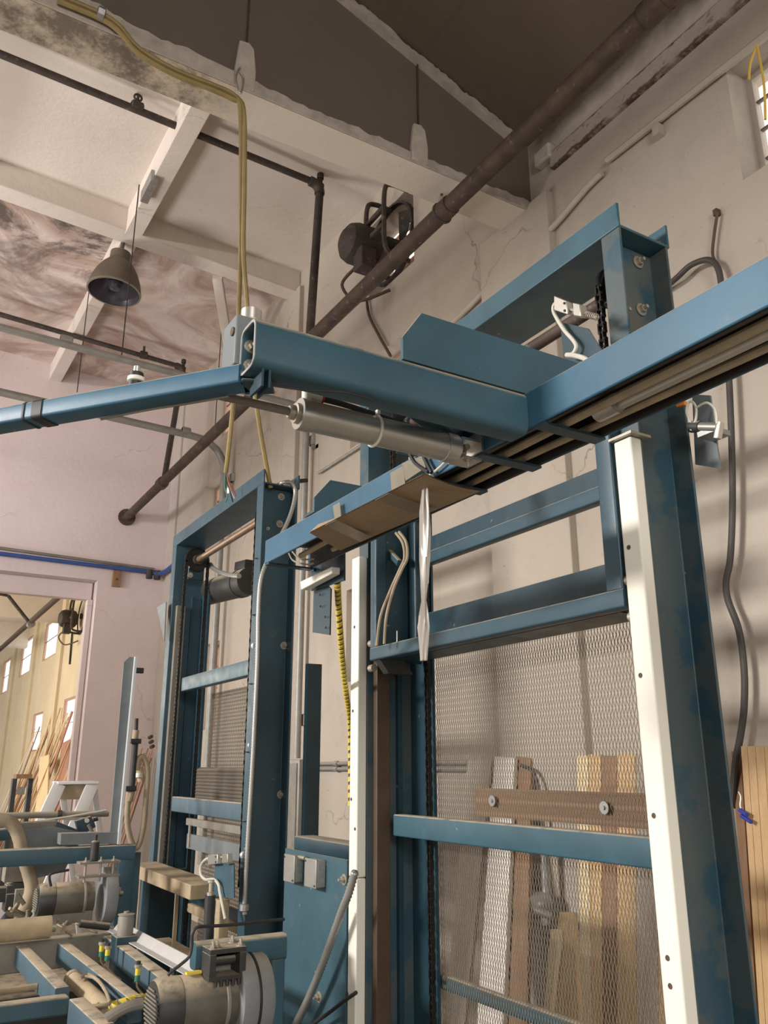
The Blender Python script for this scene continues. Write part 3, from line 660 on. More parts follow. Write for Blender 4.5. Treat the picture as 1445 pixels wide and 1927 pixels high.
def lift_frame(X0, yR, yL, fl, zt, label, mats, front_end, D=.205):
    t = thing('lift_tower', label, 'machine frame', (X0+.1, (yR+yL)/2, 0)); th = .009
    def post(y, s):
        pr = [(X0, y), (X0, y+s*fl), (X0+th, y+s*fl), (X0+th, y+s*th), (X0+D-th, y+s*th), (X0+D-th, y+s*fl), (X0+D, y+s*fl), (X0+D, y)]
        return MB().prism(pr, (0, 0, 0), (1, 0, 0), (0, 1, 0), (0, 0, zt)).build('post', M[mats[0]], t, bevel=.003)
    pr_, pl = post(yR, -1), post(yL, 1)
    hp = [(X0-.002, zt), (X0-.002, zt+.082), (X0+th, zt+.082), (X0+th, zt+th), (X0+D+.01-th, zt+th), (X0+D+.01-th, zt+.082), (X0+D+.01, zt+.082), (X0+D+.01, zt)]
    MB().prism(hp, (0, yR-fl, 0), (1, 0, 0), (0, 0, 1), (0, yL-yR+2*fl, 0)).build('header', M[mats[1]], t, bevel=.003)
    zs = zt-.13
    for y, s in ((yR+.045, 1), (yL-.165, -1)):                                # sprockets with bearings
        prof = []
        for i in range(36):
            a = 2*math.pi*i/36; r = .078 if i % 2 else .070; prof.append((r*math.cos(a), r*math.sin(a)))
        sp = MB().prism(prof, (X0+.10, y-.006, zs), (1, 0, 0), (0, 0, 1), (0, .012, 0)).build('sprocket', M['chain'], t)
        MB().lathe([(.0, -.04), (.034, -.04), (.034, .03), (.05, .03), (.05, .05), (0, .05)], (X0+.10, y, zs), (0, -s, 0), 18).build('bearing_hub', M['dusty_black'], sp)
        MB().box(X0+.05, X0+.16, *sorted((y+.02 if s < 0 else y-.05, y+.03 if s < 0 else y-.04)), zs-.13, zs+.06).build('bearing_plate', M['blue_dark'], t, bevel=.004)
        bolt(MB(), (X0+.065, y+.02 if s < 0 else y-.05, zs-.10), (0, -1, 0)).build('bolt', M['bolt'], t)
    MB().cyl((X0+.10, yR+.0, zs), (X0+.10, yL-.02, zs), .021, 16).build('drive_shaft', M['steel_brown' if X0 < 1.62 else 'rust'], t)
    for y in (yR+.045, yL-.165):
        for dx, ze in ((-.076, front_end), (.076, .45)): chain(t, (X0+.10+dx, y, zs), (X0+.10+dx, y, ze), (0, 1, 0))
        MB().tube([V((X0+.10+.077*math.cos(a), y, zs+.077*math.sin(a))) for a in [math.pi*k/10 for k in range(11)]], .010, 6).build('chain_wrap', M['chain'], t)
    # guide bars inside each post and back lip that carries the mesh
    for y, s in ((yL, -1), (yR, 1)):
        MB().box(X0+.025, X0+.085, *sorted((y+s*.001, y+s*.034)), .15, zt-.42).build('guide_rail', M[mats[2]], t, bevel=.003)
        MB().box(X0+D-.002, X0+D+.008, *sorted((y, y+s*.16)), .05, zt-.3).build('back_lip', M['blue_dark'], t)
        MB().box(X0+.13, X0+.15, *sorted((y+s*.001, y+s*.02)), .1, zt-.35).build('guide_strip', M['blue_dark'], t)
    # gear motor tube across the back
    return t, pr_, pl

# ---- main lift frame
F1, pR, pL = lift_frame(1.64, 1.488, 2.88, .073, 3.052, 'large blue steel lift frame with white edge strips at right', ('blue_flaked', 'blue', 'rail_brown'), 2.5)
def frame_bolt(F, px, py, y, r=.013): bolt(MB(), onY(y, px, py), (0, -1, 0), r, .014).build('bolt', M['bolt'], F)
for q in ((1298, 1080), (1352, 1543)): frame_bolt(F1, q[0], q[1], 1.477)
for q in ((1200, 494), (1206, 583)): frame_bolt(F1, q[0], q[1], 1.477, .012)
def strip(y0, y1, z1, screws, split_z, name='edge_strip'):
    out = []
    for a, b in ((0.02, split_z-.0012), (split_z+.0012, z1)):
        s = MB().box(1.598, 1.639, y0, y1, a, b).build(name, M['white_plastic'], F1, bevel=.005)
        for q in screws:
            p = onX(1.598, *q)
            if a < p.z < b:
                MB().lathe([(.0, .0004), (.0022, .0004), (.0024, .0014), (.0058, .0014), (.0066, 0)], (1.598, p.y, p.z), (-1, 0, 0), 12).build('screw', M['rail_brown'], s)
    return out
strip(1.41, 1.47, 2.385, [(1183, 1030), (1205, 1271), (1230, 1535), (1256, 1803), (1261, 1856)], .74)
strip(2.88, 2.94, 2.375, [(667, 1180), (664, 1338), (661, 1504), (659, 1665), (656, 1697), (654, 1870), (668, 1560)], 1.16)
MB().box(1.585, 1.66, 1.395, 1.475, 2.386, 2.393).build('strip_cap', M['bolt'], F1)
expanded(F1, 1.86, 1.50, 2.725, .04, 1.985)
MB().box(1.846, 1.858, 1.50, 2.725, 1.972, 1.99).build('mesh_edge', M['blue_dark'], F1)
cb = MB().rtube((1.735, 2.80, 1.343), (1.735, 1.49, 1.343), .05, .075, .006).build('cross_tube', M['blue'], F1)
MB().rtube((1.878, 2.76, .82), (1.878, 1.50, .82), .03, .045, .005).build('mesh_rail', M['blue'], F1)
wr = MB().box(1.868, 1.89, 1.60, 2.50, 1.385, 1.478).build('wood_rail', M['wood_y'], F1)
for q in ((927, 1507), (1138, 1520)):
    p = onX(1.855, *q); mb = MB().cyl((1.855, p.y, p.z), (1.851, p.y, p.z), .018, 18); mb.cyl((1.851, p.y, p.z), (1.846, p.y, p.z), .006, 8); mb.build('washer', M['galv'], wr)
MB().cyl((1.80, 2.98, 2.63), (1.80, 2.40, 2.63), .085, 24).build('gear_motor', M['dusty_black'], F1)
# sensor plate on the back of the right post
t = thing('photo_sensor', 'small barrel sensor on bent plate behind the right white-striped post', 'sensor', (1.9, 1.35, 2.33))
q = [onX(1.86, *k) for k in ((1302, 742), (1336, 744), (1355, 882), (1308, 874))]
MB().slab(q, (.006, 0, 0)).build('plate', M['blue_grey'], t)
a, b = onX(1.80, 1300, 803), onX(1.80, 1352, 804)
MB().cyl(a, b, .013, 14).build('barrel', M['cyl_alu'], t); MB().cyl(lerp(a, b, .0), lerp(a, b, .35), .0165, 14).build('nut', M['dusty_black'], t)
MB().rtube(onX(1.80, 1355, 795), onX(1.80, 1350, 825), .02, .015, .003).build('clip', M['alu'], t)
MB().box(1.795, 1.86, *sorted((onX(1.8, 1312, 800).y, onX(1.8, 1345, 800).y)), onX(1.8, 1320, 822).z, onX(1.8, 1320, 812).z).build('bracket', M['galv'], t)
for lp_ in (((1302, 800), (1292, 775), (1298, 755), (1309, 765), (1309, 790), (1300, 810)), ((1309, 768), (1330, 758), (1346, 772), (1349, 798))):
    MB().tube(smooth_path([onX(1.79, *k) for k in lp_]), .0035, 6).build('cable', M['cable_white'], t)
MB().rtube(onX(1.80, 1275, 763), onX(1.80, 1290, 759), .012, .012, .002).build('amber_lens', M['orange'], t)

# ---- far lift frame
F2, qR, qL = lift_frame(1.60, 4.03, 5.47, .085, 3.01, 'tall blue steel lift frame standing behind the arm, at left', ('blue_post', 'blue_post', 'rail_grey'), 1.0)
for q in ((486, 1213), (480, 1402), (466, 1611)):
    p = onY(3.94, *q); MB().lathe([(0, .012), (.012, .012), (.018, .004), (.018, 0)], (p.x, 3.995, p.z), (0, -1, 0), 12).build('bolt', M['white_alu'], F2)
    MB().cyl((p.x, 3.99, p.z), (p.x, 4.02, p.z), .008, 8).build('stud', M['bolt'], F2)
for q in ((529, 935), (526, 986), (534, 1215), (528, 1495)): frame_bolt(F2, q[0], q[1], 4.02, .012)
expanded(F2, 1.81, 4.06, 5.18, .3, 2.0, .0085, .0424, 'mesh', .0019)
MB().rtube((1.66, 5.25, 2.05), (1.66, 4.04, 2.05), .05, .085, .006).build('cross_tube', M['blue'], F2)
MB().rtube((1.655, 5.27, 1.335), (1.655, 4.04, 1.335), .05, .085, .006).build('cross_tube', M['blue_dusty'], F2)
a = onX(1.75, 350, 1447); b = onX(1.75, 350, 1502)
for k in range(9):
    z = lerp(b.z, a.z, (k+.5)/9); MB().cyl((1.76, 5.2, z), (1.76, 4.05, z), .011, 8).build('pleat', M['bellows'], F2)
MB().box(1.765, 1.775, 4.05, 5.2, b.z, a.z+.01).build('bellows_back', M['rail_brown'], F2)
MB().rtube((1.72, 5.2, 1.235), (1.72, 4.04, 1.235), .03, .04, .004).build('cross_angle', M['grey_dust'], F2)
MB().box(1.70, 1.715, 4.04, 5.15, 1.09, 1.17).build('cross_plate', M['blue_grey'], F2)
MB().box(1.69, 1.70, 5.08, 5.10, 1.10, 1.22).build('latch', M['bolt'], F2)
g = MB().cyl((1.88, 5.62, 2.73), (1.88, 4.78, 2.66), .088, 28).build('gear_motor', M['dusty_black'], F2)
MB().cyl((1.88, 4.95, 2.674), (1.88, 4.91, 2.671), .093, 28).build('end_band', M['dusty_black'], g)
MB().rtube((1.88, 4.98, 2.79), (1.88, 4.80, 2.77), .07, .06, .01).build('connector_box', M['black'], g)
MB().tube(smooth_path([onX(1.8, *q) for q in ((396, 1062), (402, 1070), (418, 1078), (436, 1083), (450, 1084))]), .016, 8).build('flex_lead', M['flex'], g)
MB().cyl(onY(3.99, 555, 906), onY(3.99, 578, 904), .012, 12).build('end_plug', M['black'], F2)
q = [onX(1.56, *k) for k in ((295, 1143), (312, 1133), (309, 1206))]; MB().slab(q, (.006, 0, 0)).build('side_plate', M['blue_grey'], F2)
MB().box(1.87, 1.95, 3.90, 3.93, .6, 2.06).build('side_channel', M['blue_dark'], F2)
for z in (1.95, 1.62, 1.3, 2.3, 2.6): bolt(MB(), (1.60, 3.985, z), (-1, 0, 0), .005, .005, False).build('flange_screw', M['dusty_black'], F2)

# ---- lift carriages (sliding boxes inside the frames)
def carriage(xf, yR, yL, dz, label, mt, mtop, xb=1.80):
    t = thing('lift_carriage', label, 'lift carriage', (xf+.1, (yR+yL)/2, 1.93+dz)); z0, z1 = 1.94+dz, 2.60+dz
    MB().rtube((xf+.025, yR, z0+.025), (xf+.025, yL, z0+.025), .05, .05, .006).build('front_bottom_tube', M[mt], t)
    MB().rtube((xf+.025, yR+.03, z0+.05), (xf+.025, yR+.03, z1-.05), .05, .058, .006, (0, 1, 0)).build('front_upright', M[mt], t)
    MB().rtube((xf+.025, yL-.022, z0+.05), (xf+.025, yL-.022, z1-.05), .05, .044, .006, (0, 1, 0)).build('front_upright', M[mtop], t)
    MB().box(xf+.05, xb+.03, yL-.012, yL-.002, z0, z1-.05).build('side_plate', M['blue_dark'], t)
    MB().box(xf+.05, xb+.03, yR+.062, yR+.070, z0, z1-.3).build('side_plate', M['blue_dark'], t)
    MB().box(xb-.01, xb, yR+.1, yL-.02, 2.035+dz, 2.125+dz).build('rear_bar', M['blue_dark'], t, bevel=.003)
    MB().box(xf+.06, xb-.01, yR+.02, yL-.02, z0+.002, z0+.008).build('floor_plate', M['blue_dark'], t)
    mb = MB(); L = [(xb-.05, 2.40+dz), (xb-.05, 2.36+dz), (xb, 2.36+dz), (xb, 2.315+dz), (xb+.008, 2.315+dz), (xb+.008, 2.42+dz), (xb, 2.42+dz), (xb-.04, 2.40+dz)]
    MB().box(xb-.005, xb+.005, yR+.09, yL-.02, 2.37+dz, 2.43+dz).build('rear_angle', M['blue_dark'], t, bevel=.002)
    MB().rtube((xb, yR+.09, 2.342+dz), (xb, yL-.02, 2.342+dz), .04, .05, .006).build('rear_tube', M[mt], t)
    MB().rtube((xb-.02, yR+.05, z0+.01), (xb-.02, yR+.05, z1-.1), .045, .05, .006, (0, 1, 0)).build('rear_upright', M['blue_dark'], t)
    MB().rtube((xb-.02, yL-.06, z0+.01), (xb-.02, yL-.06, z1-.1), .045, .05, .006, (0, 1, 0)).build('rear_upright', M['blue_dark'], t)
    for y, s in ((yR, -1), (yL, 1)):
        for dz_ in (-.025, .07):
            MB().cyl((xf+.02, y, z0+dz_), (xf+.02, y+s*(.013 if s < 0 else .03), z0+dz_), .014, 14).build('cam_roller', M['bolt'], t)
    MB().slab([(xf+.1, yL-.02, z0+.03), (xf+.16, yL-.02, z0-.05), (xf+.05, yL-.02, z0-.05), (xf+.01, yL-.02, z0+.0)], (0, -.04, 0)).build('roller_bracket', M['dusty_black'], t)
    return t
C1 = carriage(1.60, 1.484, 2.79, 0, 'blue box-framed carriage with open window inside the main lift frame', 'blue_post', 'blue_post')
MB().rtube(onX(1.72, 712, 1018), onX(1.66, 752, 1060), .02, .025, .004).build('brace', M['blue'], C1)
MB().cyl(onX(1.62, 747, 1210), onX(1.62, 747, 1187), .002, 6).build('pin', M['white_plastic'], C1)
for dx_, pts in ((0, ((745, 1003), (758, 1022), (761, 1050), (752, 1072), (735, 1110), (716, 1160), (709, 1215))), (1, ((751, 1001), (764, 1020), (766, 1050), (756, 1072), (740, 1110), (727, 1160), (723, 1212)))):
    MB().tube(smooth_path([onX(1.55, *q) for q in pts]), .0055, 8).build('air_hose', M['rubber_tan'], label=['left of two tan hoses dropping to the main carriage bar', 'right of two tan hoses dropping to the main carriage bar'][dx_], cat='hose')
# limit switch bracket, switch and cable: on both carriages
def limit_switch(Xp, P, label, mats=('blue_dark',)):
    t = thing('limit_switch', label, 'limit switch', onX(Xp, *P['plate'][2]))
    MB().slab([onX(Xp, *q) for q in P['plate']], (.006, 0, 0)).build('bracket_plate', M[mats[0]], t)
    if Xp < 1.51: c = onX(Xp, *P['plate'][2]); MB().box(Xp+.001, Xp+.12, c.y, c.y+.05, c.z-.03, c.z+.02).build('bracket_foot', M[mats[0]], t)
    b0, b1, b2, b3 = [onX(Xp-.008, *q) for q in P['body']]
    bd = MB().slab([b0, b1, b2, b3], (-.022, 0, 0)).build('switch_body', M['alu'], t, bevel=.002)
    for k in (.25, .8):
        p = lerp(lerp(b0, b1, .86), lerp(b3, b2, .86), k)+V((-.0225, 0, 0)); MB().cyl(p, p+V((-.003, 0, 0)), .0035, 8).build('screw_hole', M['black'], bd)
    c = [onX(Xp-.008, *q) for q in P['block']]; MB().slab(c, (-.026, 0, 0)).build('plunger_block', M['cyl_alu'], t, bevel=.002)
    a, b = onX(Xp-.015, *P['pin'][0]), onX(Xp-.015, *P['pin'][1]); MB().cyl(a, b, .006, 10).build('plunger', M['bolt'], t)
    if 'spring' in P:
        a, b = onX(Xp-.015, *P['spring'][0]), onX(Xp-.015, *P['spring'][1]); d, u, v = MB().frame(b-a)
        MB().tube([a+(b-a)*(k/60)+u*.008*math.cos(k*.63)+v*.008*math.sin(k*.63) for k in range(61)], .0016, 5).build('spring', M['bolt'], t)
    MB().tube(smooth_path([onX(Xp-.02, *q) for q in P['cable']]), P.get('cr', .0055), 8).build('cable', M['cable_white'], t)
    return t
limit_switch(1.50, dict(plate=[(1054, 606), (1106, 618), (1150, 690), (1062, 690)], body=[(1053, 560), (1077, 570), (1078, 595), (1053, 587)],
    block=[(1090, 574), (1104, 577), (1106, 600), (1092, 598)], pin=[(1076, 582), (1092, 588)], spring=[(1104, 592), (1124, 597)],
    cable=[(1054, 572), (1044, 572), (1041, 583), (1047, 598), (1062, 622), (1078, 640), (1084, 652), (1079, 664), (1070, 668)]), 'pale limit switch on plate with cable beside the main lift chain')
for q, r_ in ((((1066, 668), (1080, 669), (1098, 674), (1110, 682)), .007),):
    MB().tube(smooth_path([onX(1.47, *k) for k in q]), r_, 8).build('cable_tail', M['cable_white'], label='pale cable end lying over the blue lift beam top', cat='cable')
C2 = carriage(1.52, 4.06, 5.42, -1.60, 'dusty tan-topped carriage low inside the far lift frame', 'tan_dust', 'blue_dusty')
MB().box(1.513, 1.522, 5.405, 5.42, .36, .95).build('dusty_edge', M['tan_dust'], C2)
MB().box(1.44, 1.60, 4.26, 5.40, .932, 1.0).build('top_bar', M['tan_dust'], C2, bevel=.004)
MB().box(1.58, 1.60, 4.915, 4.93, .45, .94).build('inner_upright', M['tan_dust'], C2)
for z, xx in ((.60, 1.60), (.47, 1.52)): MB().box(xx-.06, xx+.05, 4.25, 5.2, z, z+.008).build('shelf_angle', M['tan_dust'], C2)
limit_switch(1.53, dict(plate=[(404, 1626), (440, 1624), (440, 1690), (402, 1686)], body=[(399, 1608), (417, 1607), (417, 1625), (399, 1627)],
    block=[(428, 1607), (438, 1606), (438, 1623), (428, 1624)], pin=[(416, 1613), (430, 1614)],
    cable=[(400, 1615), (388, 1617), (379, 1628), (378, 1645), (387, 1655), (402, 1655), (411, 1664), (414, 1680), (424, 1730)], cr=.0075), 'pale limit switch on blue plate by the far dusty carriage', ('blue_panel',))

# ================================================================ LIFT BEAM, ARMS, CYLINDER
BZ0, BZ1 = 2.175, 2.252
t = thing('lift_beam', 'long blue channel beam crossing in front of the main lift frame', 'beam', (1.08, 1, BZ0)); th = .006
pr = [(1.0, BZ0), (1.0, BZ1), (1.16, BZ1), (1.16, BZ0), (1.16-th, BZ0), (1.16-th, BZ1-th), (1.0+th, BZ1-th), (1.0+th, BZ0)]
MB().prism(pr, (0, -1.2, 0), (1, 0, 0), (0, 0, 1), (0, 3.63, 0)).build('channel', M['blue_beam'], t, bevel=.0055)
for y, wd in ((1.10, .03), (1.29, .03), (1.48, .03), (2.41, .03), (.15, .03)): MB().box(1.001, 1.159, y-wd/2, y+wd/2, BZ0-.006, BZ0-.0005).build('cross_strap', M['blue_dark'], t)
MB().box(1.148, 1.1535, -1.2, 2.40, BZ0+.0005, BZ1-.007).build('shaded_grime_liner', M['brown_black'], t)  # added dark sheets: shade inside the channel put in as colour, plus dirt
MB().box(1.008, 1.147, -1.2, 2.40, BZ1-.0095, BZ1-.007).build('shaded_grime_liner', M['brown_black'], t)
MB().box(1.03, 1.04, -1.2, 2.38, BZ0+.02, BZ1-.01).build('inner_rib', M['blue_dark'], t)
# services inside the channel
def inner(x, z, r, mat, y0, y1, label, cat, wob=0):
    r_ = random.Random(int(x*1000)); pts = [(x+r_.uniform(-wob, wob), lerp(y0, y1, k/8), z+r_.uniform(-wob, wob)*.4) for k in range(9)]
    return MB().tube(smooth_path(pts, 4) if wob else [pts[0], pts[-1]], r, 8).build('service_tube', M[mat], label=label, cat=cat)
inner(1.092, 2.188, .0105, 'alu', -1.1, .98, 'bright metal tube inside the underside of the lift beam', 'tube')
inner(1.062, 2.186, .009, 'rubber_tan', -1.1, 2.3, 'tan hose inside the beam next to the bright tube', 'hose', .01)
inner(1.125, 2.188, .008, 'rubber_tan', -1.1, 2.2, 'dusty hose along the far side inside the beam', 'hose', .010)
inner(1.078, 2.225, .008, 'rail_grey', -1.1, 2.35, 'grey hose deepest inside the beam', 'hose', .008)
MB().cyl((1.085, .98, 2.19), (1.085, 1.03, 2.19), .02, 14).build('tube_fitting', M['cyl_alu'], label='short round fitting at the end of bright beam tube', cat='fitting')
def top_arm(y, x0, label, ch):
    t = thing('boom_bracket', label, 'arm bracket', (1.3, y, BZ1)); zb, zt_ = BZ1+.004, 2.362
    MB().slab([(x0, y, zb), (x0, y, zb+.045), (x0+ch, y, zt_), (1.165, y, zt_), (1.605, y, 2.56), (1.605, y, 2.46), (1.165, y, zb)], (0, .008, 0)).build('web', M['blue'], t)
    MB().box(x0, 1.158, y+.008, y+.06, zb, zb+.008).build('flange', M['blue'], t)
    MB().box(x0+.10, x0+.108, y+.008, y+.055, zb+.008, zt_-.01).build('rib', M['blue_dark'], t); return t
top_arm(1.142, .722, 'chamfered blue bracket plate lying on top of the open-ended arm', .042)
top_arm(2.07, 1.0, 'smaller dark chamfered bracket plate behind the beam near its taped end', .05)
t = thing('support_boom', 'blue hollow tube arm reaching out from the lift beam, open end with bolts', 'arm', (.7, 1.16, 2.165))
MB().rtube((.434, 1.163, 2.2085), (1.0, 1.163, 2.2085), .066, .087, .017, (0, 0, 1), .006).build('tube', M['blue'], t)
MB().rtube((.4325, 1.163, 2.2085), (.434, 1.163, 2.2085), .066, .087, .017, (0, 0, 1), .005).build('bare_rim', M['galv'], t)
mb = MB(); mb.slab([(.70, 1.197, 2.208), (.82, 1.216, 2.208), (1.0, 1.335, 2.208), (1.0, 1.44, 2.208), (.86, 1.30, 2.208)], (0, 0, .042)); mb.build('diagonal_brace', M['blue'], t, bevel=.006)
p = onX(.999, 887, 803); mb = MB(); bolt(mb, (.999, p.y, p.z), (-1, 0, 0), .006, .008).build('bolt', M['dusty_black'], t)
for z in (2.190, 2.226): bolt(MB(), (.450, 1.19, z), (0, -1, 0), .0075, .012).build('bolt', M['bolt'], t)
# bearing block on the arm end
t = thing('bearing_block', 'grey machined block with bright round boss on the arm end', 'bearing block', (.45, 1.23, 2.175))
MB().box(.424, .50, 1.198, 1.262, 2.194, 2.288).build('block', M['blue_grey'], t, bevel=.003)
MB().cyl((.462, 1.23, 2.286), (.462, 1.23, 2.318), .0185, 28).build('boss', M['alu'], t)
MB().cyl((.462, 1.23, 2.288), (.462, 1.23, 2.293), .027, 28).build('collar', M['bolt'], t)
MB().cyl((.432, 1.235, 2.18), (.432, 1.235, 2.196), .013, 14).build('lower_bolt', M['rail_brown'], t)
MB().cyl((.421, 1.21, 2.258), (.425, 1.21, 2.258), .008, 12).build('cap_screw', M['rail_brown'], t)
# swinging arm below
t = thing('swing_boom', 'blue rounded tube arm hinged under the other, running out of frame at left', 'arm', (.25, 1.28, 2.11))
A, B = V((.428, 1.186, 2.173)), V((-.75, 2.639, 2.173)); dd = (B-A).normalized(); nn_ = V((-dd.y, dd.x, 0))
if nn_.y < 0: nn_ = -nn_
A2, B2 = A+nn_*.024, B+nn_*.024
MB().rtube(A2, B2, .046, .034, .005, (0, 0, 1)).build('tube', M['blue_beam'], t)
MB().slab([A2+V((-.015, -.02, -.017)), A2+V((.03, -.04, -.017)), A2+V((.055, .0, -.017)), A2+V((.01, .03, -.017))], (0, 0, .006)).build('hinge_end', M['blue_dark'], t, bevel=.003)
for dxx in (.018, .030): MB().box(.433+dxx, .437+dxx, 1.14, 1.19, 2.135, 2.166).build('hinge_plate', M['blue_dark'], t)
k = lambda s: A2+dd*s
for s, wd, nm, mt in ((.445, .004, 'cable_tie', 'dusty_black'), (.405, .022, 'tape_band', 'black')):
    MB().rtube(k(s), k(s+wd), .050, .038, .007, (0, 0, 1)).build(nm, M[mt], t)
sw = k(.222)+V((0, 0, .017))
mb = MB().lathe([(.0, 0), (.0135, 0), (.0135, .012), (.011, .012)], sw, (0, 0, 1), 20); f_ = mb.build('swivel_base', M['black'], t)
MB().lathe([(.011, .012), (.015, .014), (.015, .021), (.011, .023)], sw, (0, 0, 1), 20).build('pale_ring', M['white_plastic'], f_)
MB().lathe([(.0095, .022), (.0125, .023), (.0125, .030), (.007, .031)], sw, (0, 0, 1), 20).build('upper_ring', M['black'], f_)
MB().lathe([(.006, .03), (.006, .043), (.0, .043)], sw, (0, 0, 1), 16).build('spindle', M['alu'], f_)
mb = MB().tube(smooth_path([onZ(2.152, 190, 789), onZ(2.152, 280, 771), onZ(2.152, 350, 760), onZ(2.152, 430, 746)]), .0022, 6); mb.build('air_line', M['rail_grey'], label='thin air line slung under the swinging arm', cat='hose')
MB().tube(smooth_path([onZ(2.16, 492, 722), onZ(2.155, 570, 733), onZ(2.155, 650, 738), onZ(2.16, 700, 752)]), .0022, 6).build('air_line', M['black'], label='thin black air line under the open-ended arm', cat='hose')
# pneumatic cylinder
t = thing('air_cylinder', 'dull metal pneumatic cylinder with rod and cable tie under the arm', 'air cylinder', (.7, 1.195, 2.09)); Y_, Z_ = 1.293, 2.175
XH = .587
MB().lathe([(0, 0), (.0296, 0), (.0307, .003), (.0307, .027), (.029, .028), (.029, .324), (.0307, .325), (.0307, .35), (.028, .356), (0, .356)], (XH, Y_, Z_), (1, 0, 0), 40).build('barrel', M['cyl_alu'], t)
MB().lathe([(0, -.02), (.011, -.02), (.014, -.015), (.014, -.009), (.0195, -.008), (.0195, 0)], (XH, Y_, Z_), (1, 0, 0), 24).build('rod_gland', M['bolt'], t)
MB().cyl((.395, Y_, Z_), (XH-.01, Y_, Z_), .0078, 16).build('rod', M['rail_grey'], t)
xt = XH+.163
MB().tube([V((xt, Y_+.030*math.cos(a), Z_+.030*math.sin(a))) for a in [2*math.pi*q/28 for q in range(29)]], .003, 6).build('cable_tie', M['white_plastic'], t)
MB().rtube((xt, Y_-.013, Z_+.030), (xt, Y_-.013, Z_+.039), .009, .007, .001, (1, 0, 0)).build('tie_lock', M['white_plastic'], t)
ff = MB().cyl((XH+.016, Y_, Z_+.022), (XH+.016, Y_, Z_+.049), .0095, 14); ff.cyl((XH+.016, Y_, Z_+.041), (XH+.048, Y_, Z_+.041), .0085, 12); fo = ff.build('elbow_fitting', M['white_plastic'], t)
MB().cyl((XH+.046, Y_, Z_+.041), (XH+.050, Y_, Z_+.041), .0095, 12).build('release_ring', M['red'], fo)
MB().tube(smooth_path([(XH+.048, Y_, Z_+.041), (XH+.10, Y_, Z_+.040), (XH+.18, Y_+.006, Z_+.036), (XH+.26, Y_+.012, Z_+.033)]), .006, 8).build('air_hose', M['black'], fo)
MB().box(.938, .966, Y_-.009, Y_+.009, Z_-.011, Z_+.013).build('rear_lug', M['bolt'], t, bevel=.003)
MB().cyl((.955, Y_-.027, Z_), (.955, Y_+.032, Z_), .0065, 10).build('clevis_pin', M['bolt'], t)
for zz in (-.022, .018): MB().box(.945, .995, Y_-.02, Y_+.03, Z_+zz, Z_+zz+.005).build('clevis_bracket', M['alu'], t)
MB().box(.994, .9995, Y_-.022, Y_+.034, Z_-.0, Z_+.045).build('clevis_back', M['alu'], t)
bolt(MB(), (.965, Y_-.012, Z_-.02), (0, 0, -1), .006, .006).build('bolt', M['bolt'], t)
for q, nm in ((((770, 852), (780, 870), (795, 882), (806, 888)), 'left of two short black hoses beneath the cylinder clevis'), (((797, 860), (803, 872), (810, 885), (812, 890)), 'right of two short black hoses beneath the cylinder clevis')):
    MB().tube(smooth_path([onX(.985, *k_) for k_ in q]), .0045, 8).build('air_hose', M['black'], label=nm, cat='hose')
MB().tube(smooth_path([onX(.99, *q) for q in ((843, 850), (838, 868), (822, 884), (808, 895))]), .003, 6).build('air_line', M['cable_white'], label='pale thin line looping from the cylinder clevis to the beam', cat='hose')
# cardboard sleeve, tape, film strip on the beam
t = thing('cardboard_sleeve', 'brown cardboard taped round the underside of the lift beam', 'cardboard', (1.08, 1.8, 2.15))
E1 = [(583, 1002), (800, 893), (903, 925), (800, 985), (690, 1032), (640, 1038)]
pts = [onZ(2.166, *q) for q in E1]
n = 10; g = []
for i in range(n+1):
    u = i/n; a = lerp(onZ(2.168, 583, 1003), onZ(2.168, 800, 893), u); b = lerp(onZ(2.168, 640, 1036), onZ(2.168, 905, 924), u)
    for j in range(7):
        v = j/6; p = lerp(a, b, v); sag = .014*math.sin(math.pi*v)*math.sin(math.pi*(.15+.85*(1-u))); g.append(p-V((0, 0, sag)))
fs = [(i*7+j, i*7+j+1, (i+1)*7+j+1, (i+1)*7+j) for i in range(n) for j in range(6)]
mb = MB().add(g, fs, True); mb.add([p+V((0, 0, .003)) for p in g], [f[::-1] for f in fs], True); bt = mb.build('bottom_sheet', M['card'], t)
fp = [onX(.993, *q) for q in ((583, 1003), (600, 987), (668, 962), (735, 925), (797, 893), (796, 906), (700, 955), (640, 985))]
MB().slab(fp, (-.003, 0, 0)).build('front_flap', M['card'], t)
rf = [onX(1.168, *q) for q in ((645, 1036), (700, 1010), (800, 962), (905, 925), (900, 905), (700, 985))]
MB().slab(rf, (.003, 0, 0)).build('rear_flap', M['card'], t)
for q, nm in ((((627, 952), (640, 945), (643, 976), (632, 988)), 'tape_band'), (((735, 890), (760, 876), (764, 920), (738, 935)), 'tape_band'), (((757, 872), (795, 858), (802, 880), (764, 905)), 'tape_wad')):
    MB().slab([onX(.988, *k_) for k_ in q], (-.0015, 0, 0)).build(nm, M['tape'], t)
for u0 in (.16, .62):
    a0 = lerp(onZ(2.150, 583, 1003), onZ(2.150, 800, 893), u0); a1 = lerp(onZ(2.150, 640, 1036), onZ(2.150, 905, 924), u0+.02)
    MB().slab([a0, a0+V((0, -.06, 0)), a1+V((0, -.06, 0)), a1], (0, 0, -.001)).build('tape_band', M['tape'], t)
t = thing('plastic_film', 'crumpled clear plastic film strip dangling from the taped beam', 'plastic film', onX(1.01, 797, 1243))
rr = random.Random(4); rows = []
prof_w = [(905, .010), (920, .011), (960, .014), (1000, .015), (1050, .014), (1100, .012), (1130, .008), (1160, .014), (1180, .016), (1210, .014), (1243, .011)]
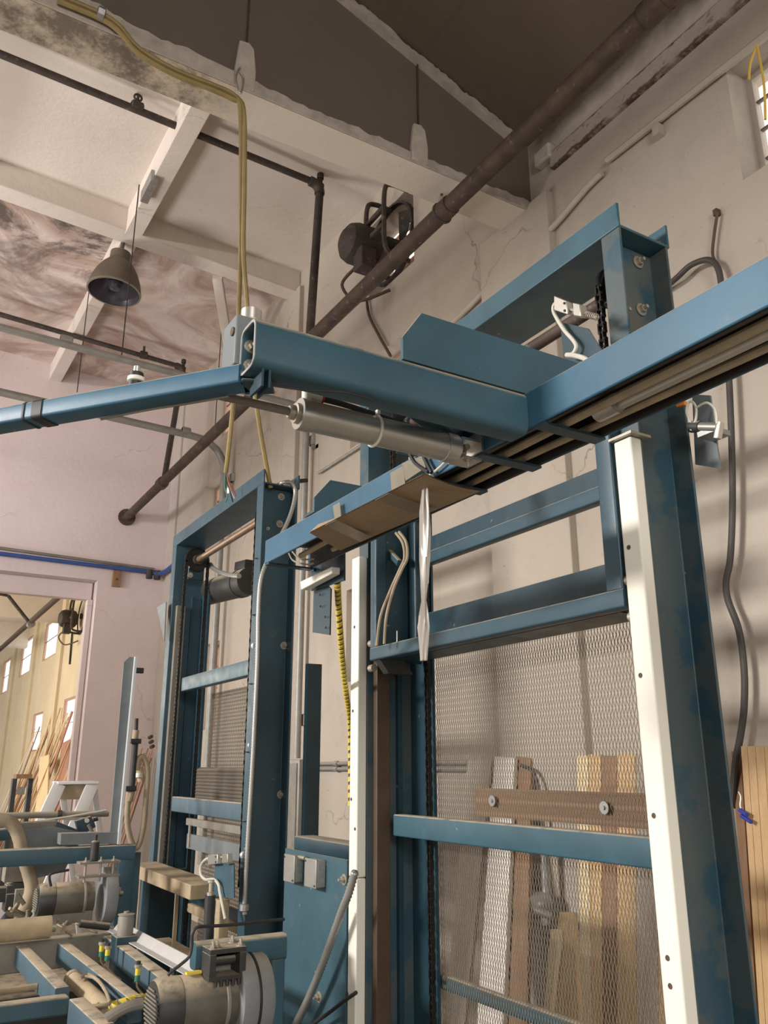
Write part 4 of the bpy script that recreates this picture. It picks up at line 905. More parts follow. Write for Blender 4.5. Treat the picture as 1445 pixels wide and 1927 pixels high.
for py, wd in prof_w:
    c = onX(1.005, 800-(py-905)*.010, py); ring = []
    for k_ in range(14):
        a = 2*math.pi*k_/14; r_ = 1+.30*math.sin(k_*2.6+py*.02)+rr.uniform(-.15, .15)
        ring.append(c+V((math.cos(a)*wd*.5*r_, math.sin(a)*wd*r_, 0)))
    rows.append(ring)
MB().add([p for r_ in rows for p in r_], [(i*14+k_, i*14+(k_+1) % 14, (i+1)*14+(k_+1) % 14, (i+1)*14+k_) for i in range(len(rows)-1) for k_ in range(14)], True).build('film', M['film'], t, sharp=60)
# wear pad bracket hanging from the beam end, with the spiral-wrapped hose
t = thing('pad_bracket', 'white wear pad on a dark plate hanging below the beam end', 'bracket', (1.2, 2.4, 1.95))
MB().slab([onX(1.20, *q) for q in ((585, 1062), (588, 1030), (662, 1030), (647, 1040), (647, 1092), (585, 1112))], (.006, 0, 0)).build('upper_plate', M['blue_dark'], t)
MB().slab([onX(1.19, *q) for q in ((580, 1096), (640, 1068), (640, 1081), (581, 1112))], (-.03, 0, 0)).build('wear_pad', M['white_plastic'], t, bevel=.003)
MB().slab([onX(1.21, *q) for q in ((590, 1112), (617, 1102), (622, 1108), (620, 1195), (588, 1190))], (.005, 0, 0)).build('lower_plate', M['blue_dark'], t)
MB().slab([onX(1.18, *q) for q in ((500, 1058), (590, 1068), (590, 1075), (500, 1063))], (.01, 0, 0)).build('end_bar', M['blue_dark'], t)
for q in ((602, 1119), (603, 1141), (612, 1161), (613, 1181)):
    p = onX(1.205, *q); MB().cyl(p, p+V((-.003, 0, 0)), .004, 8).build('dark_hole_disc', M['black'], t)  # black disc painted in for the dark of a plate hole
for k_, q in enumerate((((543, 1040), (552, 1055), (575, 1062), (590, 1060)), ((550, 1038), (565, 1052), (590, 1052)))):
    MB().tube(smooth_path([onX(1.12, *z) for z in q]), .003, 6).build('wire_loop', M['rubber_tan'], label=['lower of two tan wire loops under the beam end', 'upper of two tan wire loops under the beam end'][k_], cat='wire')
hp = smooth_path([(1.215, 2.33, 2.12), onX(1.30, 637, 1140), onX(1.38, 641, 1200), onX(1.50, 646, 1260), onX(1.62, 652, 1310), onX(1.75, 659, 1370), (1.80, 3.3, 1.4)], 10)
t = thing('spiral_wrapped_hose', 'black hose wrapped in yellow spiral, hanging beside the left white strip', 'hose', (1.3, 2.5, 1.5))
MB().tube(hp, .0095, 10).build('hose', M['sleeve_black'], t)
def spiral(path, r, turns_per_m, wd, mat, parent, th=.002, seg=14):
    d = [0]
    for a, b in zip(path, path[1:]): d.append(d[-1]+(b-a).length)
    L = d[-1]; N = int(L*turns_per_m*seg); vs = []; up = V((0, 0, 1))
    def at(s):
        s = max(0, min(L, s)); i = max(0, min(len(d)-2, next((j for j in range(len(d)-1) if d[j+1] >= s), len(d)-2)))
        return lerp(path[i], path[i+1], (s-d[i])/max(1e-9, d[i+1]-d[i])), (path[i+1]-path[i]).normalized()
    for k_ in range(N+1):
        s = L*k_/N; a = 2*math.pi*k_/seg; p, tt = at(s); u = tt.cross(V((.31, .2, .93))).normalized(); v = tt.cross(u)
        o = u*math.cos(a)+v*math.sin(a); vs += [p-tt*wd/2+o*r, p+tt*wd/2+o*r, p+tt*wd/2+o*(r+th), p-tt*wd/2+o*(r+th)]
    fs = []
    for k_ in range(N):
        b = 4*k_
        for q in range(4): fs.append((b+q, b+(q+1) % 4, b+4+(q+1) % 4, b+4+q))
    return MB().add(vs, fs, True).build('spiral_wrap', mat, parent, sharp=50)
spiral(hp, .0095, 30, .020, M['yellow_b'], t)

# ================================================================ BETWEEN THE FRAMES
t = thing('control_panel', 'teal blue steel panel between the two lift frames', 'panel', (1.6, 3.2, 0))
MB().box(1.60, 1.61, 2.955, 3.515, 0, 1.215).build('sheet', M['blue_panel'], t)
MB().rtube((1.74, 3.62, 1.225), (1.74, 3.0, 1.225), .10, .06, .006).build('top_channel', M['blue_dark'], t)
for q in ((648, 1655), (601, 1876)): bolt(MB(), onX(1.60, *q), (-1, 0, 0), .012, .014).build('bolt', M['bolt'], t)
def jbox(px, label):
    c = onX(1.56, *px); t = thing('junction_box', label, 'junction box', c)
    MB().box(1.562, 1.60, c.y-.05, c.y+.05, c.z-.05, c.z+.05).build('box', M['galv_dull'], t, bevel=.004)
    MB().box(1.556, 1.562, c.y-.052, c.y+.052, c.z-.053, c.z+.053).build('cover', M['galv_dull'], t, bevel=.003)
    for a, b in ((-.042, -.042), (.042, .042)): MB().cyl((1.556, c.y+a, c.z+b), (1.553, c.y+a, c.z+b), .004, 8).build('screw', M['dusty_black'], t)
    for k in (-.025, .022): MB().cyl((1.582, c.y-.05, c.z+k), (1.582, c.y-.0525, c.z+k), .011, 14).build('knockout', M['galv'], t)
jbox((545, 1634), 'left of two grey junction boxes on the teal panel'); jbox((585, 1643), 'right of two grey junction boxes on the teal panel')
p = onX(1.575, 566, 1620); MB().cyl((1.58, p.y+.03, p.z+.012), (1.58, p.y-.03, p.z+.012), .008, 10).build('box_nipple', M['bolt'], label='short pipe nipple joining the two junction boxes', cat='fitting')
def flex(path, r, label, step=.008, mat='flex'):
    L = sum((b-a).length for a, b in zip(path, path[1:])); n = int(L/step*2); d = [0]
    for a, b in zip(path, path[1:]): d.append(d[-1]+(b-a).length)
    pts = []; i = 0
    for k in range(n+1):
        s = L*k/n
        while i < len(d)-2 and d[i+1] < s: i += 1
        pts.append(lerp(path[i], path[i+1], (s-d[i])/max(1e-9, d[i+1]-d[i])))
    return MB().tube(pts, r, 9, True, lambda i: r if i % 2 else r*.8).build('flex_conduit', M[mat], label=label, cat='conduit', sharp=80)
yf = 3.93
flex(smooth_path([onY(yf+.1, 518, 918)]+[onY(yf, *q) for q in ((530, 909), (546, 908), (555, 922), (553, 945), (544, 975), (530, 1005), (516, 1030), (500, 1062), (490, 1095), (486, 1150), (484, 1250), (477, 1400), (470, 1520), (464, 1620), (460, 1700), (461, 1722))], 8), .0125, 'ribbed metal flex conduit looping down the far lift post', .014)
flex(smooth_path([onX(1.54, *q) for q in ((668, 1640), (656, 1682), (644, 1712), (625, 1765), (603, 1825), (580, 1880), (556, 1930), (540, 1970))], 8), .0155, 'thick ribbed flex conduit slanting across the teal panel', .015)
MB().lathe([(.016, 0), (.022, .004), (.022, .03), (.014, .034)], onY(yf, 460, 1700), (0, 0, -1), 12).build('conduit_gland', M['galv'], label='grey gland at foot of ribbed conduit above the rounded bracket', cat='fitting')
MB().tube(smooth_path([onX(1.55, *q) for q in ((670, 1868), (650, 1882), (620, 1905), (590, 1927), (570, 1950))]), .007, 8).build('black_cable', M['black'], label='black cable crossing the foot of the teal panel', cat='cable')

# ---- drive motors with guards
def motor(x0, x1, y, z, r, label, xg, rg, guard2=True):
    t = thing('drive_motor', label, 'motor', ((x0+x1)/2, y, z-r)); X = V((1, 0, 0)); L = x1-x0
    MB().lathe([(0, 0), (r*.55, .002), (r*.92, .006), (r*1.0, .02), (r*1.0, L*.30), (r*.97, L*.31)], (x0, y, z), X, 32).build('fan_cover', M['dusty_black'], t)
    for k in range(-5, 6):
        w_ = math.sqrt(max(0, .62-(k/7)**2))*r; MB().rtube((x0-.001, y-w_, z+k*r*.13), (x0-.001, y+w_, z+k*r*.13), .004, .006, .001).build('grille_slat', M['rail_grey'], t)
    MB().lathe([(r*.97, L*.30), (r*.99, L*.32), (r*.99, L*.80), (r*.93, L*.84), (r*.93, L*1.0), (0, L)], (x0, y, z), X, 32).build('body', M['motor'], t)
    MB().lathe([(r*1.0, L*.80), (r*1.03, L*.81), (r*1.03, L*.84), (r*1.0, L*.85)], (x0, y, z), X, 32).build('end_bell', M['grey_dust'], t)
    MB().box(x0+L*.2, x1, y-r*.6, y+r*.6, z-r*1.35, z-r*.7).build('foot', M['grey_dust'], t, bevel=.004)
    g = [(0, 0), (rg, 0), (rg*1.01, .01), (rg*1.01, .05), (rg, .055), (0, .055)]
    MB().lathe(g, (xg, y, z+.005), X, 44).build('belt_guard', M['disc'], t)
    if guard2:
        MB().lathe([(0, .058), (rg*.99, .058), (rg*1.0, .064), (rg*1.0, .10), (rg*.97, .108), (0, .108)], (xg, y, z+.005), X, 44).build('belt_guard', M['disc'], t)
        MB().lathe([(rg*.99, .050), (rg*1.025, .052), (rg*1.025, .060), (rg*.99, .062)], (xg, y, z+.005), X, 44).build('rubber_band', M['black'], t)
    return t
m1 = motor(.885, 1.165, 2.93, .815, .088, 'large dusty motor with open block on top, foreground at lower left', 1.152, .128)
mb = MB(); x0, x1, y0, y1, z0, z1 = 1.04, 1.165, 2.84, 2.94, .905, .985
bf = thing('motor_mount_block', 'black open steel block bolted on top of the foreground motor', 'mount block', ((x0+x1)/2, (y0+y1)/2, z0))
for a, b in ((x0, x0+.022), (x1-.022, x1)): MB().box(a, b, y0, y1, z0, z1-.016).build('side_plate', M['dusty_black'], bf, bevel=.002)
MB().box(x0, x1, y0, y1, z1-.016, z1).build('top_plate', M['dusty_black'], bf, bevel=.002)
MB().box(x0+.022, x1-.022, y1-.02, y1-.01, z0, z1-.016).build('back_plate', M['rail_grey'], bf)
MB().box(x0, x1, y0, y1, z0-.012, z0).build('base_plate', M['dusty_black'], bf)
MB().cyl((x0+.022, y0+.05, z0+.035), (x1-.022, y0+.05, z0+.035), .014, 12).build('pivot_pin', M['dusty_black'], bf)
for a, b in ((x0+.014, y0+.015), (x0+.03, y0+.02), (x1-.014, y0+.02), (x1-.02, y1-.02)): bolt(MB(), (a, b, z1), (0, 0, 1), .009, .010).build('bolt', M['bolt'], bf)
for k in range(5): MB().cyl((x0+.025+k*.02, y0+.005, z0-.03), (x0+.025+k*.02, y0+.005, z0-.012), .006, 6).build('bolt', M['dusty_black'], bf)
MB().tube(smooth_path([onY(2.84, *q) for q in ((316, 1836), (322, 1829), (340, 1815), (356, 1800), (361, 1780), (362, 1758), (371, 1745), (395, 1743), (440, 1740), (500, 1733), (535, 1730))]), .0052, 8).build('motor_cable', M['black'], label='black cable arching from foreground motor over the rounded bracket', cat='cable')
p = onY(2.85, 379, 1737); MB().rtube(p+V((0, 0, -.012)), p+V((0, 0, .014)), .012, .012, .003).build('cable_tie', M['white_plastic'], label='white cable tie on the bracket cable', cat='cable tie')
# rounded bracket over the motor
t = thing('tube_bracket', 'blue rounded tube bracket bending down behind the foreground motor', 'bracket', (1.25, 2.95, 0))
a, b = onY(2.95, 368, 1763), onY(2.95, 520, 1752)
zz = .952; xe = onY(2.95, 528, 1760).x
MB().rtube((a.x-.005, 2.95, zz), (xe+.012, 2.95, zz), .06, .082, .016).build('arm', M['blue'], t)
MB().rtube((xe-.018, 2.95, .03), (xe-.018, 2.95, zz-.038), .055, .06, .010, (0, 1, 0)).build('upright', M['blue'], t)
MB().box(xe-.10, xe+.04, 2.88, 3.02, 0, .03).build('foot', M['blue_dark'], t, bevel=.004)
t = thing('shock_post', 'black rubber sleeve on a spindle standing behind rounded bracket', 'bumper', onY(3.05, 393, 1735))
p = onY(3.05, 393, 1735); MB().cyl(p-V((0, 0, .12)), p+V((0, 0, .085)), .019, 18).build('sleeve', M['black'], t)
MB().lathe([(.012, .085), (.012, .095), (.007, .097), (.007, .125), (.012, .127), (.012, .135), (0, .136)], p, (0, 0, 1), 14).build('spindle', M['bolt'], t)

# ---- slatted transfer table
TZ = .82
t = thing('transfer_table', 'blue steel transfer table with dusty cross slats, lower left', 'table', (.6, 3.6, 0))
def slat(p0, p1, wd, h=.075):
    a, b = onZ(TZ, *p0), onZ(TZ, *p1); a.z = b.z = TZ-h/2
    s = MB().rtube(a, b, wd, h, .004).build('slat', M['blue_dusty'], t)
slat((41, 1779), (118, 1858), .048); slat((119, 1773), (256, 1877), .048); slat((207, 1760), (350, 1865), .055); slat((145, 1878), (200, 1927), .05)
a, b = onZ(TZ+.0, 212, 1752), onZ(TZ, 372, 1842)
mb = MB().box(-.01, .01, 0, 1, 0, .05); dv = (b-a).normalized()
MB().slab([a+V((.0, 0, .005)), b+V((0, 0, .005)), b+V((.03, 0, .04)), a+V((.03, 0, .04))], (.004, 0, .0)).build('side_guide', M['white_alu'], t)
MB().slab([a+V((-.002, 0, .005)), b+V((-.002, 0, .005)), b+V((-.03, 0, .005)), a+V((-.03, 0, .005))], (0, 0, .004)).build('guide_flange', M['white_alu'], t)
yF, yN = onZ(TZ, 100, 1768).y, onZ(TZ, 64, 1864).y
MB().box(-1.2, onZ(TZ, 203, 1760).x+.02, yF, yF+.07, TZ-.12, TZ+.004).build('far_rail', M['grey_dust'], t, bevel=.006)
MB().box(-1.2, onZ(TZ, 128, 1858).x, yN-.06, yN, TZ-.075, TZ-.02).build('near_rail', M['blue'], t, bevel=.006)
MB().box(-1.2, onZ(TZ, 128, 1858).x, yN-.16, yN-.10, TZ-.30, TZ-.10).build('near_panel', M['blue'], t, bevel=.006)
MB().box(-1.2, 1.0, yN-.5, yF, .30, .33).build('lower_tray', M['blue_dark'], t)
for x, y in ((.3, yF+.02), (1.0, yF+.02), (.35, yN-.12), (1.02, 2.66+.2)): MB().box(x, x+.06, y, y+.06, 0, TZ-.08).build('leg', M['blue'], t, bevel=.003)
a = onZ(TZ-.05, 5, 1866); b = onZ(TZ-.05, 70, 1856); MB().cyl((a.x-.4, a.y, TZ-.05), (b.x, b.y, TZ-.05), .011, 10).build('cross_rod', M['tan_dust'], t)
t = thing('table_cylinder', 'dust-coated cylinder lying between the slats of the blue table', 'air cylinder', onZ(TZ-.06, 165, 1865))
a, b = onZ(TZ-.04, 138, 1843), onZ(TZ-.04, 205, 1905)
MB().cyl(a, b, .030, 20).build('barrel', M['tan_dust'], t); d = (b-a).normalized()
MB().cyl(a-d*.012, a+d*.02, .033, 20).build('end_cap', M['rubber_tan'], t); MB().cyl(b-d*.02, b+d*.012, .033, 20).build('end_cap', M['rubber_tan'], t)
for k, q in enumerate((((160, 1838), (178, 1840), (195, 1858), (205, 1880), (203, 1890), (175, 1893)), ((150, 1842), (165, 1834), (185, 1845), (199, 1865)))):
    MB().tube(smooth_path([onZ(TZ+.0, *z) for z in q]), .006, 8).build('dusty_hose', M['rubber_tan'], label=['dusty hose looping right of the table cylinder', 'dusty hose arched over the table cylinder end'][k], cat='hose')
def prox(px, label, n=1):
    p = onZ(TZ-.03, *px); t = thing('proximity_sensor', label, 'sensor', p)
    MB().cyl(p, p+V((0, 0, .020)), .010, 12).build('green_band', M['greenwire'], t); MB().cyl(p+V((0, 0, .02)), p+V((0, 0, .045)), .010, 12).build('yellow_body', M['yellow_b'], t)
    MB().cyl(p+V((0, 0, .045)), p+V((0, 0, .056)), .015, 12).build('nut', M['bolt'], t); MB().cyl(p+V((0, 0, .056)), p+V((0, 0, .066)), .009, 12).build('tip', M['black'], t)
    MB().tube(smooth_path([p, p+V((.0, -.01, -.02)), p+V((.02, -.05, -.045)), p+V((.03, -.12, -.05))]), .004, 6).build('lead', M['rubber_tan'], t)
prox((190, 1800), 'left of the paired yellow and green sensors on the table'); prox((201, 1808), 'right of the paired yellow and green sensors on the table'); prox((258, 1846), 'single yellow and green sensor near the motor')
hp = smooth_path([onZ(TZ-.02, 270, 1878), onZ(TZ-.01, 245, 1884), onZ(TZ-.02, 215, 1893), onZ(TZ-.05, 190, 1906), onZ(TZ-.10, 180, 1925), onZ(TZ-.16, 190, 1950)], 10)
t = thing('yellow_spiral_hose', 'brown hose in bright yellow spiral wrap beside the foreground motor', 'hose', onZ(TZ-.02, 215, 1893))
MB().tube(hp, .013, 12).build('hose', M['rubber_tan'], t); spiral(hp, .013, 42, .019, M['yellow_b'], t)
t = thing('motor_lead', 'dusty flexible lead boot curving to the foreground motor end', 'cable', onZ(TZ-.03, 250, 1900))
MB().tube(smooth_path([onY(2.86, *q) for q in ((200, 1918), (220, 1905), (245, 1893), (268, 1888))]), .016, 10).build('boot', M['rail_grey'], t)
for q in ((350, 1832),): p = onZ(.91, *q); MB().rtube(p, p+V((.05, 0, 0)), .02, .008, .002).build('yellow_tag', M['yellow_b'], label='small yellow tag behind the foreground motor', cat='tag')
# round can
p = onY(4.0, 236, 1745); t = thing('oil_can', 'dusty round can standing by the far lift frame foot', 'can', p)
MB().lathe([(0, 0), (.034, 0), (.034, .07), (.031, .075), (.031, .08), (.036, .08), (.036, .083), (.012, .087), (.012, .094), (0, .094)], p-V((0, 0, .03)), (0, 0, 1), 24).build('can', M['grey_dust'], t)
MB().box(p.x-.045, p.x+.045, 3.96, 4.05, 0, p.z-.03).build('steel_pedestal', M['blue_dark'], label='dark steel pedestal under the dusty can', cat='pedestal', bevel=.004)

# ---- machinery further back at left
YB = 4.6
t = thing('machine_gantry', 'blue square-tube machine frame at left behind the table', 'machine frame', (.9, YB, 0))
a, b = onY(YB, 0, 1612), onY(YB, 250, 1612); z = 1.143
MB().rtube((-1, YB, z), (b.x-.001, YB, z-.01), .09, .075, .006).build('beam', M['blue'], t)
MB().rtube((b.x-.04, YB, .622), (b.x-.04, YB, z-.04), .08, .09, .006, (0, 1, 0)).build('post', M['blue'], t)
q = [onY(YB+.3, *k) for k in ((0, 1563), (28, 1560), (28, 1583), (0, 1588))]
MB().rtube((-1, YB+.9, 1.20), (.75, YB+.9, 1.20), .1, .1, .006).build('rear_beam', M['blue'], t)
MB().slab([onY(YB+.25, *k) for k in ((35, 1560), (100, 1555), (160, 1568), (120, 1640), (60, 1655), (40, 1610))], (0, .01, 0)).build('cover_plate', M['blue_grey'], t)
MB().slab([onY(YB+.28, *k) for k in ((28, 1550), (108, 1545), (98, 1560), (48, 1562))], (0, .12, .0)).build('sloped_lid', M['rail_grey'], t)
MB().slab([onY(YB+.26, *k) for k in ((108, 1546), (160, 1567), (98, 1572))], (0, .01, 0)).build('wedge_plate', M['blue_dark'], t)
t = thing('steel_angle_stand', 'upright grey-blue steel channel with foot plate, left of far lift', 'steel channel', onY(YB, 220, 1590))
bl, br, tl, tr = onY(YB, 205, 1590), onY(YB, 222, 1590), onY(YB, 231, 1243), onY(YB, 243, 1238)
MB().slab([bl, onY(YB, 222, 1590), onY(YB, 252, 1237), onY(YB, 244, 1236), onY(YB, 233, 1246)], (0, .008, 0)).build('channel_web', M['blue_grey'], t)
MB().slab([onY(YB-.001, 219, 1588), onY(YB-.001, 224, 1588), onY(YB-.001, 256, 1238), onY(YB-.001, 252, 1237)], (0, -.03, 0)).build('channel_lip', M['white_alu'], t)
MB().slab([onY(YB-.01, *k) for k in ((115, 1569), (222, 1566), (222, 1588), (114, 1590))], (0, .09, 0)).build('foot_plate', M['blue_grey'], t)
p = onY(YB, 263, 1262); MB().rtube(p+V((-.025, 0, 0)), p+V((.018, 0, 0)), .03, .028, .003).build('peg', M['black'], t)
t = thing('dusty_rail_pipe', 'dusty horizontal pipe in front of the stepladder', 'pipe', onY(5.2, 100, 1532))
a, b = onY(5.2, 0, 1533), onY(5.2, 204, 1531); MB().cyl((-1, 5.2, a.z+.005), b, .017, 12).build('tube', M['grey_dust'], t)
p = onY(5.2, 112, 1532); MB().cyl((p.x, 5.2, p.z-.2), p, .006, 8).build('support_rod', M['cable_white'], t); MB().cyl((p.x-.012, 5.2, p.z), (p.x+.012, 5.2, p.z), .021, 12).build('collar', M['rail_brown'], t)
MB().tube(smooth_path([onY(5.0, *q) for q in ((-40, 1562), (0, 1561), (40, 1555), (80, 1545), (130, 1537), (200, 1525))]), .006, 8).build('white_hose', M['cable_white'], label='pale hose sagging below the dusty horizontal pipe', cat='hose')
MB().tube(smooth_path([onY(4.85, *q) for q in ((-30, 1540), (0, 1543), (20, 1548), (34, 1570), (44, 1610), (56, 1650), (59, 1672), (52, 1700), (45, 1715))]), .034, 14, True, lambda i: .034*(1.0 if i % 2 else .96)).build('suction_hose', M['rubber_tan'], label='fat tan dust hose curving down through the blue gantry', cat='hose')
# second motor
m2 = motor(.765, 1.02, 4.45, .955, .075, 'smaller dusty motor under the blue gantry, left background', 1.06, .125, False)
for z in (.955+.095, .955+.155): MB().slab([(x, y, z) for x, y in ((.93, 4.36), (1.12, 4.36), (1.12, 4.44), (.93, 4.44))], (0, 0, .009)).build('clamp_plate', M['grey_dust'], m2)
for x in (.96, 1.03, 1.09): bolt(MB().cyl((x, 4.38, 1.03), (x, 4.38, 1.125), .006, 8), (x, 4.38, 1.118), (0, 0, 1), .009, .009).build('clamp_bolt', M['bolt'], m2)
MB().lathe([(.02, 0), (.02, .085), (.014, .09), (.008, .092), (.008, .12), (0, .12)], (1.0, 4.40, 1.12), (0, 0, 1), 16).build('bumper_sleeve', M['dusty_black'], m2)
MB().tube(smooth_path([onY(4.4, *q) for q in ((96, 1668), (93, 1650), (100, 1643), (130, 1637))]), .006, 8).build('lead', M['black'], m2)
for k, (q0, q1, r_, lb, mt) in enumerate((((0, 1752), (95, 1744), .045, 'tan dusty roller at the left edge beyond the table', 'tan_dust'), ((150, 1738), (205, 1744), .016, 'dark dusty roller under the smaller motor', 'dusty_black'),
        ((196, 1668), (224, 1678), .02, 'short shaft stub with pale tip right of the smaller motor', 'grey_dust'), ((198, 1690), (212, 1694), .028, 'stubby round knob below the shaft stub', 'grey_dust'))):
    yy = 4.15 if k < 2 else 4.5; a, b = onY(yy, *q0), onY(yy, *q1); t = thing('roller', lb, 'roller', a)
    if k == 0: a = a-V((.8, 0, 0))
    MB().cyl(a, b, r_, 18).build('shell', M[mt], t); MB().cyl(b, b+(b-a).normalized()*.02, r_*.5, 12).build('journal', M['bolt'], t)
rr = random.Random(11)
t = thing('valve_bank', 'cluttered dusty valves and pipe fittings around the tan roller', 'fittings', onY(4.3, 60, 1735))
for k in range(26):
    px, py = rr.uniform(-10, 125), rr.uniform(1690, 1738); yy = rr.uniform(4.6, 5.0); p = onY(yy, px, py); d = V((rr.uniform(-1, 1), rr.uniform(-1, 1), rr.uniform(-.6, .6))).normalized()
    MB().cyl(p, p+d*rr.uniform(.05, .14), rr.uniform(.008, .026), 10).build('fitting', M[rr.choice(['grey_dust', 'dusty_black', 'bolt', 'rail_grey', 'tan_dust'])], t)
for k in range(10):
    p = onY(5.0, rr.uniform(0, 60), rr.uniform(1640, 1700)); s = rr.uniform(.02, .06)
    MB().box(p.x-s, p.x+s, p.y-s, p.y+s, p.z-s*.8, p.z+s*.8).build('block', M[rr.choice(['grey_dust', 'dusty_black', 'rail_grey'])], t, bevel=.004)
for k in range(7):
    p = onY(4.25, 60+k*14+rr.uniform(-5, 5), 1738); q = p+V((rr.uniform(-.06, .1), -.1, rr.uniform(-.06, .03)))
    MB().tube(smooth_path([p, lerp(p, q, .5)+V((0, 0, rr.uniform(-.03, .05))), q]), .005, 6).build('hose_tail', M['rubber_tan'], t)
MB().box(-1, 1.3, 4.2, 5.3, .0, .62).build('machine_base_unit', M['dusty_black'], label='dark machine bed beneath the motors and fittings at left', cat='machine', bevel=.01)
# air regulator and hose loop beside the far frame
YR = 4.75
t = thing('air_regulator', 'vertical air line with black valve clamps left of far lift frame', 'regulator', onY(YR, 250, 1500))
def vseg(q0, q1, r_, nm, mt, y=YR): MB().cyl(onY(y, *q0), onY(y, *q1), r_, 14).build(nm, M[mt], t)
vseg((257, 1352), (256, 1376), .010, 'valve_stem', 'black'); vseg((256, 1374), (254, 1392), .017, 'filter_cup', 'rubber_tan'); vseg((255, 1391), (247, 1490), .017, 'pipe', 'dusty_black'); vseg((247, 1490), (243, 1508), .020, 'lower_pipe', 'rubber_tan')
for q in ((254, 1395), (245, 1484)): p = onY(YR-.01, *q); MB().rtube(p+V((-.028, 0, 0)), p+V((.028, 0, 0)), .05, .026, .004).build('clamp', M['black'], t)
vseg((262, 1443), (266, 1470), .02, 'gauge_body', 'tan_dust', YR+.05); vseg((262, 1455), (261, 1463), .02, 'white_band', 'white_plastic', YR+.04)
MB().tube(smooth_path([onY(YR, *q) for q in ((243, 1490), (240, 1520), (240, 1552), (246, 1580), (254, 1595), (262, 1588), (270, 1555), (275, 1500), (278, 1460), (275, 1435), (267, 1424), (260, 1432), (258, 1450))], 8), .0155, 12).build('loop_hose', M['rubber_tan'], label='tan rubber hose in a long vertical loop by the far lift frame', cat='hose')
q = [onY(5.0, *k) for k in ((243, 1603), (266, 1603))]
MB().slab([q[0], q[1], V((q[1].x, 5.0, 0)), V((q[0].x, 5.0, 0))], (0, .05, 0)).build('side_cabinet', M['blue'], label='blue cabinet edge between gantry and far lift frame', cat='cabinet', bevel=.004)
# angled limit device on the gantry
t = thing('position_switch', 'dark blue boxy switch with round dial above the gantry', 'switch', onY(4.9, 160, 1565))
MB().slab([onY(4.9, *k) for k in ((142, 1545), (172, 1536), (181, 1556), (160, 1568), (147, 1562))], (0, .04, 0)).build('box', M['blue_dark'], t, bevel=.003)
p = onY(4.89, 163, 1544); MB().cyl(p, p+V((0, -.01, 0)), .012, 16).build('dial', M['alu'], t)
MB().cyl(onY(4.88, 166, 1552), onY(4.88, 174, 1566), .009, 10).build('spring_rod', M['rail_grey'], t); MB().cyl(onY(4.9, 176, 1543), onY(4.9, 184, 1541), .01, 10).build('knob', M['black'], t)
# stepladder
YL = 7.6
t = thing('stepladder', 'white aluminium stepladder standing before the far doorway', 'stepladder', onY(YL, 130, 1900))
o = onY(YL, 130, 1475); zt = o.z
def lg(p, q, wd, dp, nm, mt='ladder'): MB().rtube(p, q, wd, dp, .004, (0, 1, 0)).build(nm, M[mt], t)
L0, L1 = onY(YL, 112, 1476), onY(YL, 174, 1476)
for a, sx in ((L0, -1), (L1, -1)):
    lg(a, V((a.x-.60, YL-.55, 0)), .10, .03, 'front_rail'); lg(a+V((.03, .06, -.02)), V((a.x+.45, YL+.6, 0)), .05, .025, 'rear_rail')
MB().box(L0.x-.02, L1.x+.05, YL-.03, YL+.22, zt-.005, zt+.02).build('top_cap', M['ladder'], t, bevel=.006)
MB().slab([L0+V((.02, .02, 0)), L1+V((-.0, .02, 0)), L1+V((-.03, .02, -.12)), L0+V((.02, .02, -.12))], (0, .01, 0)).build('cap_panel', M['rubber_tan'], t)
for k in range(1, 5):
    f = k*.18; a, b = lerp(L0, V((L0.x-.60, YL-.55, 0)), f), lerp(L1, V((L1.x-.60, YL-.55, 0)), f); MB().rtube(a, b, .07, .03, .004).build('step', M['rubber_tan'], t)
# small trolley / rack behind with wooden top
t = thing('tool_rack', 'small dark rack with wooden top among the leaning sticks', 'rack', onY(9.0, 45, 1560))
a, b = onY(9.0, 28, 1459), onY(9.0, 58, 1459); MB().box(a.x, b.x, 8.9, 9.1, a.z-.03, a.z+.01).build('wood_top', M['brown_wood'], t)
for q in (a, b): MB().box(q.x-.02, q.x+.02, 8.95, 9.05, 0, a.z-.03).build('upright', M['dusty_black'], t)
MB().box(a.x, b.x, 9.0, 9.02, .6, 1.0).build('back_panel', M['rail_grey'], t)
p = onY(8.94, 39, 1488); MB().box(p.x-.035, p.x+.035, 8.92, 8.95, p.z-.035, p.z+.035).build('dial_box', M['grey_dust'], t)

# ================================================================ TIMBER
def plank(quad, n, c, th, mat, label, cat, group=None, name='leaning_board'):
    P = [onP(n, c, *q) for q in quad]
    return MB().slab(P, V(n).normalized()*th).build(name, M[mat], label=label, cat=cat, group=group, bevel=.002)
